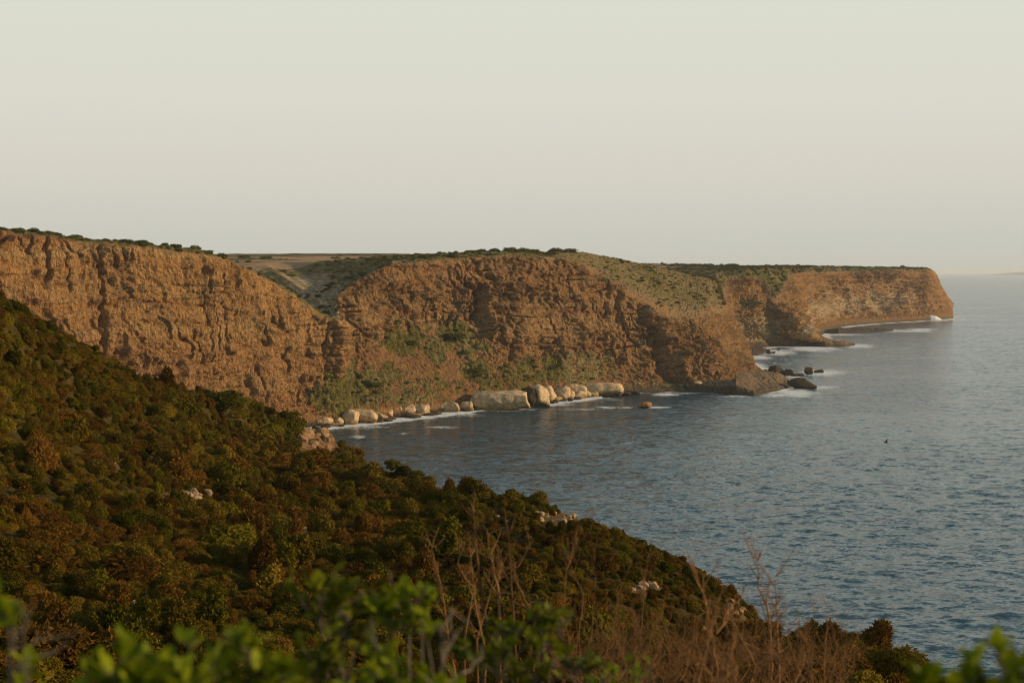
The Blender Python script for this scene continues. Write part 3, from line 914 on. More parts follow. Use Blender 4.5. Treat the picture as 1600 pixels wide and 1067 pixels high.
KINDS = {'green': (M_GREEN, 0.0), 'olive': (M_OLIVE, 0.25), 'russet': (M_RUSSET, 0.7)}
BUSH = {}
for kn, (mt, sp) in KINDS.items():
    BUSH[kn] = []
    for i in range(5):
        me = bush_mesh('shrub_crown', 10 * i + len(kn), (2000, 2700, 3000, 2500, 2200)[i], (0.12, 0.10, 0.11, 0.13, 0.14)[i], lobes=(6, 11, 15, 8, 18)[i], flat=(0.6, 0.8, 1.0, 1.3, 0.5)[i], spiky=sp, spread=0.5 + 0.05 * i)
        me.materials.append(mt)
        BUSH[kn].append(me)
FAR = {}
for kn, mt in (('green', M_FARGREEN), ('dry', M_DRYGREEN)):
    FAR[kn] = []
    for i in range(4):
        me = bush_mesh('bush_crown', 200 + 7 * i + len(kn), 420, 0.22, lobes=6, flat=0.62, spread=0.55)
        me.materials.append(mt)
        FAR[kn].append(me)

# --- candidates on the hillside
rs = np.random.RandomState(21)
# visible terrain: running maximum of elevation angle along each direction
pX, pY = project(HV)
ang = (HZ - CAMZ) / np.maximum(HY, 1)
angm = np.maximum.accumulate(np.where(HY > 3, ang, -9), axis=0)
vis = (ang >= angm - 0.012) & (HY > 30) & (HZ > 6)
def hill_hit(px, py, d0=60, d1=380):
    """Where the view ray of a photo pixel meets the hillside."""
    d = np.linspace(d0, d1, 500)
    p = np.array([P(px, py, a) for a in d])
    under = hill(p[:, 0], p[:, 1]) >= p[:, 2]
    if not under.any(): return None
    return p[np.argmax(under)]
def crest_hit(px, d0=120, d1=275):
    d = np.linspace(d0, d1, 500); x = (px - 800) / FPX * d
    h = hill(x, d); i = int(np.argmax((h - CAMZ) / d))
    return np.array((x[i], d[i], h[i]))
pts = []
cell = {}
cellarea = np.abs(np.gradient(HX, axis=1) * np.gradient(HY, axis=0))
wgt = (cellarea * (1 + slope) * (HY > 35) * (HZ > 4) * (HY < 420)).ravel()
wgt /= wgt.sum()
cand = rs.choice(len(wgt), size=110000, p=wgt)
for c in cand:
    i, j = divmod(int(c), nu)
    if i >= nd - 1 or j >= nu - 1: continue
    a, b = rs.uniform(0, 1, 2)
    x = HX[i, j] * (1 - b) + HX[i, j + 1] * b; y = HY[i, j] * (1 - a) + HY[i + 1, j] * a
    den = noise(x / 25, y / 25, 4.2)
    r = float(np.clip(rs.lognormal(math.log(0.78), 0.45) * (1 + 0.35 * den) * (0.75 + y / 420.0), 0.35, 3.0))
    if y > 140 and x < -0.255 * y: r *= 0.72
    if y > 115 and x > -4 + 0.02 * (y - 115): r *= 0.55
    key = (int(x // 3), int(y // 3)); bad = False
    for ii in range(-1, 2):
        for jj in range(-1, 2):
            for (ox, oy, orr) in cell.get((key[0] + ii, key[1] + jj), ()):
                if (ox - x) ** 2 + (oy - y) ** 2 < (0.62 * (orr + r)) ** 2:
                    bad = True
    if bad: continue
    cell.setdefault(key, []).append((x, y, r))
    pts.append((x, y, r, i, j))
pts = np.array(pts)
pz = hill(pts[:, 0], pts[:, 1])
ppx, ppy = project(np.c_[pts[:, :2], pz])
ok = np.ones(len(pts), bool)
for (cx, cy_, rx, ry) in OUTCROPS:
    kx = .95 if ry >= 30 else .72
    ok &= (((ppx - cx) / (rx * kx)) ** 2 + ((ppy - 3 - cy_) / (ry * kx)) ** 2) > 1
ok &= ~((pts[:, 1] < 60) & (np.abs(pts[:, 0]) < 60) & (pz > 100 - 0.20 * pts[:, 1]))
pts, pz, ppx, ppy = pts[ok], pz[ok], ppx[ok], ppy[ok]
pvis = vis[pts[:, 3].astype(int), pts[:, 4].astype(int)] & (ppx > -20) & (ppx < 1620) & (ppy < 1075)
# which kind grows where: greener high on the left, russet low down, all mixed
kr = rs.uniform(0, 1, len(pts)) + 0.55 * fbm(pts[:, 0] / 18, pts[:, 1] / 18, 0 * pz + 1.5, 2)
low = sstep(640, 900, ppy)
kind = np.where(kr < 0.46 - 0.26 * low, 0, np.where(kr < 0.84 - 0.22 * low, 1, 2))
crest_zone = (ppx > 780) & (ppy < 900)
KN_ = ['green', 'olive', 'russet']
size_px = pts[:, 2] / pts[:, 1]
big_low = (ppx > 560) & (ppx < 760) & (ppy > 960)
order = np.argsort(-(size_px * pvis))
ind = order[:270]
is_ind = np.zeros(len(pts), bool); is_ind[ind] = True

MANY = []
def zone(px, py):
    if py < 640 and px < 330: return 'high on the left slope below the ochre cliff'
    if py < 740 and px < 560: return 'on the shoulder above the rocky point'
    if px < 170: return 'at the left edge of the scrub slope' if py < 880 else 'at the bottom left of the scrub slope'
    if px < 360: return 'around the pale outcrop on the slope' if py < 860 else 'below the pale outcrop on the slope'
    if px < 560: return 'in the hollow right of the pale outcrop' if py < 880 else 'low in the hollow behind the near leaves'
    if px < 780: return 'on the crest where the sea begins behind' if py < 800 else 'in the dark dip behind the dry stems'
    if px < 960: return 'near the broken stone band on the right ridge' if py < 900 else 'under the stone band behind the dry stems'
    if px < 1180: return 'on the right ridge above the sea'
    return 'on the low knoll at the bottom right'
COLW = ['dark green', 'olive brown', 'russet dry']
rot = rs.uniform(0, 6.283, len(pts)); hsc = rs.uniform(0.6, 1.35, len(pts)); elo = rs.uniform(0.8, 1.3, len(pts)); var = rs.randint(0, 5, len(pts))
for i in ind:
    k = KN_[kind[i]]
    o = link('shrub', BUSH[k][var[i]])
    o.location = (pts[i, 0], pts[i, 1], pz[i] - 0.12 * pts[i, 2])
    o.rotation_euler = (0, 0, rot[i])
    o.scale = (pts[i, 2] * 1.12 * elo[i], pts[i, 2] * 1.12 / elo[i], pts[i, 2] * 1.12 * hsc[i])
    z = zone(ppx[i], ppy[i])
    sz = 'large' if pts[i, 2] > 1.75 else ('small' if pts[i, 2] < 0.95 else 'rounded')
    tag(o, f'{sz} {COLW[kind[i]]} shrub {z}', 'shrub', f'{sz} {COLW[kind[i]]} shrubs {z}')
    MANY.append((o, ppx[i], ppy[i], size_px[i]))

def scatter(name, sets, label, mats=None):
    """One object of many plants: points with rotation, scale and variant, instanced by geometry nodes."""
    P_, R_, S_, I_ = [], [], [], []
    meshes = []
    for (loc, rotz, scl, idx, mlist) in sets:
        P_.append(loc); R_.append(rotz); S_.append(scl); I_.append(np.asarray(idx) + len(meshes)); meshes += mlist
    loc = np.concatenate(P_); rz = np.concatenate(R_); sc = np.concatenate(S_); ix = np.concatenate(I_)
    me = bpy.data.meshes.new(name)
    me.vertices.add(len(loc)); me.vertices.foreach_set('co', loc.astype(np.float32).ravel())
    a = me.attributes.new('turn', 'FLOAT_VECTOR', 'POINT'); v = np.zeros((len(loc), 3), np.float32); v[:, 2] = rz; a.data.foreach_set('vector', v.ravel())
    a = me.attributes.new('size', 'FLOAT_VECTOR', 'POINT'); a.data.foreach_set('vector', sc.astype(np.float32).ravel())
    a = me.attributes.new('variant', 'INT', 'POINT'); a.data.foreach_set('value', ix.astype(np.int32))
    me.update()
    o = link(name, me)
    ng = bpy.data.node_groups.new(name + '_nodes', 'GeometryNodeTree')
    ng.interface.new_socket('Geometry', in_out='INPUT', socket_type='NodeSocketGeometry')
    ng.interface.new_socket('Geometry', in_out='OUTPUT', socket_type='NodeSocketGeometry')
    gi = ng.nodes.new('NodeGroupInput'); go = ng.nodes.new('NodeGroupOutput')
    g2i = ng.nodes.new('GeometryNodeGeometryToInstance')
    for m_ in reversed(meshes):
        src = bpy.data.objects.new('plant_form', m_)          # not linked to the scene: only a source of shape
        oi = ng.nodes.new('GeometryNodeObjectInfo'); oi.inputs['Object'].default_value = src
        ng.links.new(oi.outputs['Geometry'], g2i.inputs[0])
    iop = ng.nodes.new('GeometryNodeInstanceOnPoints')
    def attr(nm, ty):
        n_ = ng.nodes.new('GeometryNodeInputNamedAttribute'); n_.data_type = ty; n_.inputs['Name'].default_value = nm
        return n_.outputs['Attribute']
    ng.links.new(gi.outputs[0], iop.inputs['Points'])
    ng.links.new(g2i.outputs[0], iop.inputs['Instance'])
    iop.inputs['Pick Instance'].default_value = True
    ng.links.new(attr('variant', 'INT'), iop.inputs['Instance Index'])
    er = ng.nodes.new('FunctionNodeEulerToRotation'); ng.links.new(attr('turn', 'FLOAT_VECTOR'), er.inputs[0])
    ng.links.new(er.outputs[0], iop.inputs['Rotation'])
    ng.links.new(attr('size', 'FLOAT_VECTOR'), iop.inputs['Scale'])
    ng.links.new(iop.outputs[0], go.inputs[0])
    md = o.modifiers.new('scatter', 'NODES'); md.node_group = ng
    tag(o, label, kind='stuff')
    return o

sets = []
for ki, kn in enumerate(KN_):
    s_ = (~is_ind) & (kind == ki)
    loc = np.c_[pts[s_, :2], pz[s_] - 0.12 * pts[s_, 2]]
    r_ = pts[s_, 2] * 1.12
    sets.append((loc, rot[s_], np.c_[r_ * elo[s_], r_ / elo[s_], r_ * hsc[s_]], var[s_], BUSH[kn]))
# ground-hugging low growth filling the gaps
m_ = 30000
cd = rs.choice(len(wgt), size=m_, p=wgt)
ci, cj = np.clip(cd // nu, 0, nd - 2), np.clip(cd % nu, 0, nu - 2)
fx_ = HX[ci, cj] + rs.uniform(0, 1, m_) * (HX[ci, cj + 1] - HX[ci, cj]); fy_ = HY[ci, cj] + rs.uniform(0, 1, m_) * (HY[ci + 1, cj] - HY[ci, cj])
fz_ = hill(fx_, fy_)
gpx, gpy = project(np.c_[fx_, fy_, fz_])
okk = np.ones(m_, bool)
for (cx, cy_, rx, ry) in OUTCROPS:
    okk &= (((gpx - cx) / (rx * 0.6)) ** 2 + ((gpy - 3 - cy_) / (ry * 0.6)) ** 2) > 1
okk &= fy_ > 45
for ki, kn in enumerate(KN_):
    s_ = okk & (rs.randint(0, 3, m_) == ki)
    r_ = rs.uniform(0.35, 0.85, s_.sum()) * np.where((gpx[s_] < 330) & (gpy[s_] < 700), 1.55, 1.0)
    sets.append((np.c_[fx_[s_], fy_[s_], fz_[s_] - 0.1], rs.uniform(0, 6.28, s_.sum()), np.c_[r_, r_, r_ * rs.uniform(.6, 1.1, s_.sum())], rs.randint(0, 5, s_.sum()), BUSH[kn]))
scatter('scrub', sets, 'dense low scrub covering the hillside between the larger shrubs')

# ------------------------------------------------------------------ bushes on the cliffs
def place_far(kn, p, r, h, label, group, name='bush', cat='bush'):
    o = link(name, FAR[kn][rs.randint(0, 4)])
    h *= 0.62; r *= 1.25
    o.location = p - np.array((0, 0, 0.18 * h)); o.rotation_euler = (0, 0, rs.uniform(0, 6.28)); o.scale = (r, r, h * 1.15)
    tag(o, label, cat, group)
    return o
def nearest_top(px, tmin=5.0, tmax=9.0, s0=0, s1=60, py=None):
    """Coast sheet point that shows at column px and row py (or highest)."""
    m = (T > tmin) & (T < tmax) & (S > s0) & (S < s1)
    gx_, gy_ = G2PX, G2PY
    if py is None:
        k = np.where(m & (np.abs(gx_ - px) < 2.5), gy_, 1e9)
    else:
        k = np.where(m, np.abs(gx_ - px) + np.abs(gy_ - py), 1e9)
    i = np.unravel_index(np.argmin(k), k.shape)
    return G2[i], k[i]
G2PX, G2PY = project(G2)
SKY = [  # px, half width px, height px, station range, wording
    (32, 10, 5, 0, 9, 'on the near cliff top at the left edge'), (52, 12, 9, 0, 9, 'tallest on the left end of the near cliff top'), (75, 9, 5, 0, 9, 'beside the tallest bush on the near cliff top'),
    (86, 12, 6, 0, 9, 'low along the near cliff top'), (120, 14, 5, 0, 9, 'low along the near cliff top'), (165, 9, 5, 0, 9, 'above the dark cleft in the near cliff'), (200, 14, 5, 0, 9, 'low along the near cliff top'),
    (235, 10, 4, 0, 9, 'low along the near cliff top'), (275, 11, 5, 0, 9, 'low along the near cliff top'), (303, 8, 6, 0, 9, 'near the right end of the near cliff top'), (325, 10, 4, 0, 9, 'near the right end of the near cliff top'),
    (348, 12, 8, 0, 9, 'last on the near cliff top before the fields')]
for px, w, h, s0, s1, wd in SKY:
    p, k = nearest_top(px, 5.2, 6.8, s0, s1)
    d = p[1]
    place_far('green', p - np.array((0, 0, 1.0)), w * d / FPX, (h + 3) * d / FPX / 0.75, f'dark green bush {wd}', f'bushes {wd}')
for px, w, h, wd in [(380, 10, 7, 'leftmost of the two domed bushes on the inland skyline'), (413, 11, 7, 'rightmost of the two domed bushes on the inland skyline'), (524, 10, 6, 'domed bush on the skyline above the gully'),
                     (565, 8, 5, 'wide low bush on the skyline over the gully'), (655, 9, 5, 'small domed bush on the skyline left of the hedge')]:
    d = 1500 if px < 600 else 1600
    y = 397
    p = P(px, y, d)
    q = np.argmin(np.where(T > 6, (G2[..., 0] - p[0]) ** 2 + (G2[..., 1] - p[1]) ** 2, 1e12))
    p[2] = G2.reshape(-1, 3)[q][2]
    place_far('green', p - np.array((0, 0, 1.2)), w * d / FPX, (h + 1.5) * d / FPX / 0.75, wd if wd.endswith('hedge') or 'domed' in wd or 'wide' in wd else wd, 'bushes on the inland skyline')
for px, w, h, wd in [(775, 10, 6, 'left end'), (795, 13, 8, 'tallest middle'), (815, 12, 7, 'second from right'), (838, 11, 6, 'right end'), (868, 14, 7, 'beyond the right end'), (755, 9, 5, 'beyond the left end'), (735, 11, 4, 'far left end'), (890, 12, 5, 'far right end')]:
    p, k = nearest_top(px, 5.3, 7.2, 12, 19)
    d = p[1]
    place_far('green', p - np.array((0, 0, 0.8)), w * d / FPX, (h + 2.5) * d / FPX / 0.75, f'dark bush at the {wd} of the row on the middle cliff top', 'row of bushes on the middle cliff top')
for px, w, h, wd in [(1085, 11, 3, 'leftmost'), (1106, 9, 3, 'second'), (1145, 12, 3, 'third'), (1197, 4, 4, 'small round'), (1262, 9, 3, 'low wide')]:
    d = 2200
    p = P(px, 411 if px < 1150 else 413, d)
    q = np.argmin(np.where(T > 6, (G2[..., 0] - p[0]) ** 2 + (G2[..., 1] - p[1]) ** 2, 1e12))
    p[2] = max(G2.reshape(-1, 3)[q][2], p[2] - 3)
    place_far('green', p - np.array((0, 0, 1)), w * d / FPX, (h + 1) * d / FPX / 0.75, f'{wd} dark bush on the flat skyline behind the far headland', 'bushes on the far skyline')
p, k = nearest_top(1408, 5.2, 6.8, 30, 38)
place_far('green', p - np.array((0, 0, 0.6)), 5 * p[1] / FPX, 7 * p[1] / FPX, 'single dark bush standing alone on the far headland top', None)

# shrubs on talus: a few big ones singly, the rest as one mass
for px, py, w, h, wd in [(561, 583, 9, 9, 'dark bush at the foot of the near cliff corner'), (187, 540, 15, 13, 'green bush against the ochre cliff at the slope edge'), (585, 597, 16, 8, 'dark spreading bush on the talus below the gully'), (573, 592, 10, 6, 'dark low bush above the spreading one on the talus'),
                         (742, 573, 16, 10, 'green bush clump on the talus under the dark cleft'), (640, 530, 14, 12, 'green bush high on the talus left of the pale patch'), (710, 520, 22, 12, 'wide green bush at the top of the talus fan'),
                         (725, 545, 14, 9, 'green bush below the wide one on the talus fan'), (520, 440, 9, 6, 'dark green bush beside the pale scree'), (544, 432, 8, 4, 'small bush right of the pale scree'), (455, 427, 10, 6, 'dark green bush above the pale scree'), (440, 421, 9, 5, 'green bush left above the pale scree')]:
    if px == 187:
        h_ = hill_hit(192, 556, 150, 330)
        if h_ is None: continue
        p = h_
    else:
        p, k = nearest_top(px, 1.2 if py > 500 else 5.0, 3.6 if py > 500 else 9, 6, 19, py + h * 0.6)
    d = p[1]
    place_far('green', p - np.array((0, 0, 0.5)), w * d / FPX * 0.9, h * d / FPX * 1.1, wd, None)

vv = vmask * (T > 1.25) * (T < 9.5)
wv_ = (vv * np.linalg.norm(np.cross(dS, dT), axis=-1))
wv_ = wv_ * np.where(T > 7, 0.35, 1.0)
wv_ = wv_.ravel() / wv_.sum()
nf = 8500
cf = rs.choice(len(wv_), size=nf, p=wv_)
pf = G2.reshape(-1, 3)[cf]
drm = dryk.ravel()[cf] > rs.uniform(0.2, 0.8, nf)
Sf, Tf = S.ravel()[cf], T.ravel()[cf]
shd = (Sf > 15.5) & (Sf < 27) & (Tf > 4.3)
drm |= shd & (rs.uniform(0, 1, nf) < 0.97)
r_ = np.clip(rs.lognormal(math.log(1.5), 0.4, nf), 0.7, 3.5) * (1 + 0.4 * (pf[:, 1] > 1500))
hh = r_ * rs.uniform(0.45, 0.85, nf) * np.where(shd, 0.7, 1)
wc_ = ((T > 5.15) & (T < 6.7)).astype(float) * np.linalg.norm(np.cross(dS, dT), axis=-1) * (0.3 + sstep(-0.1, 0.3, noise(X / 25, Y / 25, 0 * Z + 2)))
wc_ = wc_.ravel() / wc_.sum()
cr_ = rs.choice(len(wc_), size=2600, p=wc_); pr_ = G2.reshape(-1, 3)[cr_]; rr_ = np.clip(rs.lognormal(math.log(1.6), 0.4, 2600), .8, 3.6)
crs = (pr_ - np.array((0, 0, .5)), rs.uniform(0, 6.28, 2600), np.c_[rr_ * 1.2, rr_ * 1.2, rr_ * rs.uniform(.5, .9, 2600)], rs.randint(0, 4, 2600), FAR['green'])
csh = (S.ravel()[cr_] > 15.5) & (S.ravel()[cr_] < 27)
crs2 = tuple(a_[csh] for a_ in crs[:4]) + (FAR['dry'],)
crs2 = (crs2[0], crs2[1], crs2[2] * np.array((1, 1, .7)), crs2[3], crs2[4])
crs = tuple(a_[~csh] for a_ in crs[:4]) + (FAR['green'],)
scatter('cliff_scrub', [crs, crs2, (pf[drm] - np.array((0, 0, .3)), rs.uniform(0, 6.28, drm.sum()), np.c_[r_[drm], r_[drm], hh[drm]], rs.randint(0, 4, drm.sum()), FAR['dry']),
                        (pf[~drm] - np.array((0, 0, .3)), rs.uniform(0, 6.28, (~drm).sum()), np.c_[r_[~drm], r_[~drm], hh[~drm]], rs.randint(0, 4, (~drm).sum()), FAR['green'])],
        'low green and dry scrub growing on the cliff tops and talus')

# ------------------------------------------------------------------ rocks
def rock_mesh(name, size, seed, box=0.6, rough=0.12, cracks=0.0, sub=4, taper=0.0, facets=9):
    v, f = {3: ICO3, 4: ICO4, 5: ICO5}[sub]
    rs_ = np.random.RandomState(seed)
    m = np.abs(v).max(axis=1, keepdims=True)
    w = v * ((1 - box) + box / np.maximum(m, .35) * 0.82)
    for _ in range(facets):
        nn_ = rs_.normal(size=3); nn_ /= np.linalg.norm(nn_)
        ext = np.abs(w @ nn_).max()
        s__ = w @ nn_ - ext * rs_.uniform(0.62, 0.9)
        w = w - nn_ * np.maximum(s__, 0)[:, None] * 0.92
    o = rs_.uniform(-50, 50, 3)
    sz = np.array(size, float)
    q = w * sz
    sc = float(np.min(sz))
    n1 = fbm(q[:, 0] / sc / 1.1 + o[0], q[:, 1] / sc / 1.1 + o[1], q[:, 2] / sc / 1.1 + o[2], 4)
    n2 = ridged(q[:, 0] / sc / 0.7 + o[1], q[:, 1] / sc / 0.7 + o[2], q[:, 2] / sc / 2.0 + o[0], 3)
    dsp = rough * 2.0 * n1 + rough * 0.6 * n2
    if cracks:
        cx = fbm(q[:, 0] / sc * 0.9 + o[2], q[:, 1] / sc * 0.9, q[:, 2] / sc * 0.15 + o[1], 2)
        dsp = dsp - cracks * np.exp(-(cx / 0.05) ** 2)
    w = w * (1 + dsp[:, None] * 0.8)
    if taper:
        w[:, :2] *= (1 - taper * np.clip(w[:, 2:3], -1, 1))
    return mesh_np(name, w * sz, f)

def boulder(px0, px1, py0, py1, seed, label, group=None, depth=None, mat=None, box=0.65, rough=0.11, cracks=0.10, yaw=None, name='boulder', cat='boulder', d=None, sub=4, tilt=0.0, taper=0.0):
    """Rock spanning a pixel box, standing at the shore distance of its lower edge."""
    d = d or CAMZ * FPX / (py1 - 425.0)
    w = (px1 - px0) * d / FPX; h = (py1 - py0) * d / FPX
    dp = depth or max(0.6 * w, h * 1.3) * 1.0
    c = P((px0 + px1) / 2, (py0 + py1) / 2, d)
    me = rock_mesh(name, (w / 2 * (1.42 if mat is None and name == 'boulder' else 1.2), dp / 2, h * 0.55), seed, box, rough, cracks, sub, taper, facets=16)
    o = link(name, me, mat or M_BOULDER)
    o.location = (c[0], c[1] + dp * 0.45, c[2] - h * 0.06)
    o.rotation_euler = (0, tilt, yaw if yaw is not None else 0.0)
    tag(o, label, cat, group)
    if name == 'shore_rock' or 'fragment' in label: MANY.append((o, (px0 + px1) / 2, (py0 + py1) / 2, w * h))
    return o

rr0 = random.Random(77)
GB = 'pale boulders along the foot of the middle cliff'
for a in [(484, 496, 641, 655, 1, 'small bright angular rock at the left end of the shore boulders'), (494, 517, 652, 668, 2, 'low flat boulder beside the bright angular rock at the cove corner'),
          (534, 555, 641, 666, 3, 'rounded egg shaped boulder, left one of the double boulder in the cove'), (547, 584, 636, 664, 4, 'broad boulder, right one of the double boulder in the cove'), (578, 592, 636, 650, 5, 'small boulder on the right shoulder of the double boulder'),
          (594, 618, 631, 651, 6, 'boulder at the left end of the long pale ledge'), (612, 645, 630, 652, 7, 'long pale boulder with vertical cracks in the middle of the ledge'), (640, 670, 631, 651, 8, 'rounded boulder at the right end of the long pale ledge'),
          (672, 682, 622, 638, 9, 'small upright pale rock between the ledge and the row of knobs'), (680, 702, 630, 646, 10, 'tan knob shaped boulder, first of the row beside the largest boulder'), (698, 716, 627, 646, 11, 'tan knob shaped boulder, second of the row beside the largest boulder'),
          (713, 728, 626, 640, 12, 'low tan boulder above the row beside the largest boulder'), (720, 739, 628, 644, 13, 'tan knob boulder touching the left end of the largest boulder'),
          (735, 820, 610, 643, 14, 'largest boulder on the shore, long, pale and rounded'), (815, 838, 602, 637, 27, 'boulder coloured dark as in shade, right of the largest boulder'), (828, 857, 603, 637, 15, 'tall pale boulder with pointed top right of the dark gap'), (846, 869, 604, 630, 16, 'narrow leaning pale boulder next to the tall pointed one'),
          (866, 888, 602, 627, 17, 'pale boulder with a brown foot, left of the wedge shaped one'), (884, 912, 599, 624, 18, 'wedge shaped pale boulder beside the long eastern block'), (905, 967, 597, 621, 19, 'long pale block at the right end of the shore boulders')]:
    big_ = a[4] in (14, 19, 7, 4)
    boulder(a[0], a[1], a[2], a[3], a[4] + 140, a[5], GB, mat=(M_DARKROCK if a[4] == 27 else None), cracks=0.14 if a[4] in (14, 7, 6, 8, 18, 19) else 0.05, sub=5 if a[4] == 14 else 4, box=0.55 if big_ else 0.4, rough=0.12 if big_ else 0.19, yaw=random.Random(a[4]).uniform(-.15, .15) if big_ else random.Random(a[4]).uniform(-.4, .4))  # one boulder gets dark rock: its shade is put into the colour
for k in range(70):
    px = rr0.uniform(520, 968)
    wlpy = np.interp(px, [515, 560, 600, 640, 680, 740, 830, 900, 960], [669, 663, 658, 653, 647, 641, 634, 626, 618]) - rr0.uniform(1, 7)
    w = rr0.uniform(4, 12)
    wl0 = np.interp(px, [515, 560, 600, 640, 680, 740, 830, 900, 960], [669, 663, 658, 653, 647, 641, 634, 626, 618])
    boulder(px - w, px + w, wlpy - rr0.uniform(6, 14), wlpy, 500 + k, d=CAMZ * FPX / (wl0 - 425) + (wl0 - wlpy) * 1.6, label='pale rock fragment wedged among the shore boulders', group='pale rock fragments among the shore boulders', box=0.4, rough=0.18, yaw=rr0.uniform(-.5, .5), name='boulder', cat='boulder', sub=3)
# dark wet blocks at the waterline
DK = 'small dark wet rocks at the waterline under the pale boulders'
rr = random.Random(5)
for k in range(46):
    px = rr.uniform(505, 990)
    wlpy = np.interp(px, [505, 515, 560, 600, 640, 680, 740, 830, 900, 960, 1000], [672, 671, 665, 661, 656, 650, 644, 636, 628, 619, 616]) + rr.uniform(-3.5, 0.5)
    w = rr.uniform(4, 11)
    boulder(px - w, px + w, wlpy - rr.uniform(4, 8), wlpy, 300 + k, 'small dark wet rock at the waterline under the pale boulders', DK, mat=M_DARKROCK, name='shore_rock', cat='rock', rough=0.2, cracks=0, sub=3, depth=9)
# slab point and its outliers
def slab(name_, u0, u1):
    """Tilted slab: its far right edge dips into the sea, its left side is an undercut step."""
    top = [(1060, 594, 1195), (1105, 598, 1190), (1148, 600, 1178), (1185, 584, 1270), (1215, 586, 1262), (1240, 594, 1228), (1245, 603, 1200), (1210, 612, 1165), (1172, 617, 1142), (1140, 606, 1152)]
    n, m = 140, 60
    V = np.zeros((m, n, 3))
    a0, a1 = P(1052, 602, 1180), P(1150, 602, 1168)          # back-left low ledge to slab crest
    for j in range(m):
        v = j / (m - 1)
        for i in range(n):
            u = i / (n - 1)
            px = lerp(u0, u1, u)
            near_py = np.interp(px, [1035, 1140, 1180, 1215, 1238, 1246], [612, 617, 620, 613, 606, 602])
            nd_ = CAMZ * FPX / (near_py - 425)
            far_d = np.interp(px, [1035, 1130, 1180, 1225, 1246], [1205, 1245, 1300, 1290, 1225])
            d = lerp(nd_, far_d, v)
            edge = np.interp(px, [1035, 1060, 1125, 1150, 1182, 1215, 1240, 1246], [2, 5, 6.5, 7.6, 3.0, 3.2, 2.2, 0])
            back = np.interp(px, [1055, 1130, 1165, 1215, 1246], [11, 11.5, 13.0, 10.5, 2.0])
            h = lerp(edge, back, v) * min(1, v * 14 + 0.0) if True else 0
            if v > 0.93: h *= (1 - v) / 0.07
            V[j, i] = ((px - 800) / FPX * d, d, h - 1.0 + (0.25 if name_ == 'rock_slab' else 0))
    nz = fbm(V[..., 0] / 9, V[..., 1] / 9, V[..., 2] / 9, 4)
    V[..., 2] += nz * 1.2 + 0.8 * ridged(V[..., 0] / 5, V[..., 1] / 14, 0 * nz, 2) * (V[..., 2] > 1)
    V[0, :, 2] = -3; V[-1, :, 2] = -3; V[:, 0, 2] = -3; V[:, -1, 2] = -3
    return mesh_np(name_, V.reshape(-1, 3), grid_faces(m, n))
o = link('rock_slab', slab('rock_slab', 1150, 1246), M_BROWNROCK); tag(o, 'tilted brown rock slab jutting into the sea at the point', 'rock slab')
o = link('rock_shelf', slab('rock_shelf', 1035, 1168), M_DARKROCK); tag(o, 'low dark rock shelf along the cliff foot left of the brown slab', 'rock shelf')  # darker rock colour stands in for shade on the undercut front
boulder(1236, 1275, 591, 609, 61, 'dark pointed wedge of rock off the end of the slab', 'outlying rocks off the point', mat=M_DARKROCK, depth=14, box=0.3, rough=0.15, tilt=0.22, name='shore_rock', cat='rock')
boulder(1203, 1225, 571, 588, 62, 'dark angular rock behind the slab, largest of the outliers', 'outlying rocks off the point', mat=M_DARKROCK, name='shore_rock', cat='rock', rough=.18, taper=.2)
boulder(1226, 1240, 576, 588, 63, 'dark peaked rock next to the largest outlier', 'outlying rocks off the point', mat=M_DARKROCK, name='shore_rock', cat='rock', rough=.18, taper=.3)
boulder(1238, 1256, 583, 589, 68, 'low dark wet ledge between the outlying rocks', 'outlying rocks off the point', mat=M_DARKROCK, name='shore_rock', cat='rock', rough=.18)
boulder(1258, 1273, 573, 586, 64, 'brown cube shaped rock standing in white surf', 'outlying rocks off the point', mat=M_BROWNROCK, name='shore_rock', cat='rock', rough=.13, box=.8)
boulder(1273, 1287, 577, 584, 65, 'low brown rock right of the cube shaped one', 'outlying rocks off the point', mat=M_DARKROCK, name='shore_rock', cat='rock', rough=.16)
boulder(1193, 1203, 576, 590, 66, 'small dark rock at the back of the slab', 'outlying rocks off the point', mat=M_DARKROCK, name='shore_rock', cat='rock', rough=.18)
boulder(997, 1018, 628, 638, 67, 'lone orange brown rock awash in the bay', None, mat=mat_rock('orange_rock', (.22, .09, .03), (.40, .17, .05), (.5, .24, .08), wet=(0.3, 1.2, (.06, .04, .025)), scale=.5), name='shore_rock', cat='rock', rough=.16, box=.7)
boulder(1060, 1100, 596, 606, 71, 'pale grey flat rock on the dark shelf left of the slab', 'flat grey rocks on the shelf', mat=M_BROWNROCK, d=1190, name='shore_rock', cat='rock', rough=.15, depth=14)
boulder(1082, 1098, 595, 604, 72, 'second pale grey flat rock nearer the slab', 'flat grey rocks on the shelf', mat=M_BOULDER, d=1186, name='shore_rock', cat='rock', rough=.15, depth=10)
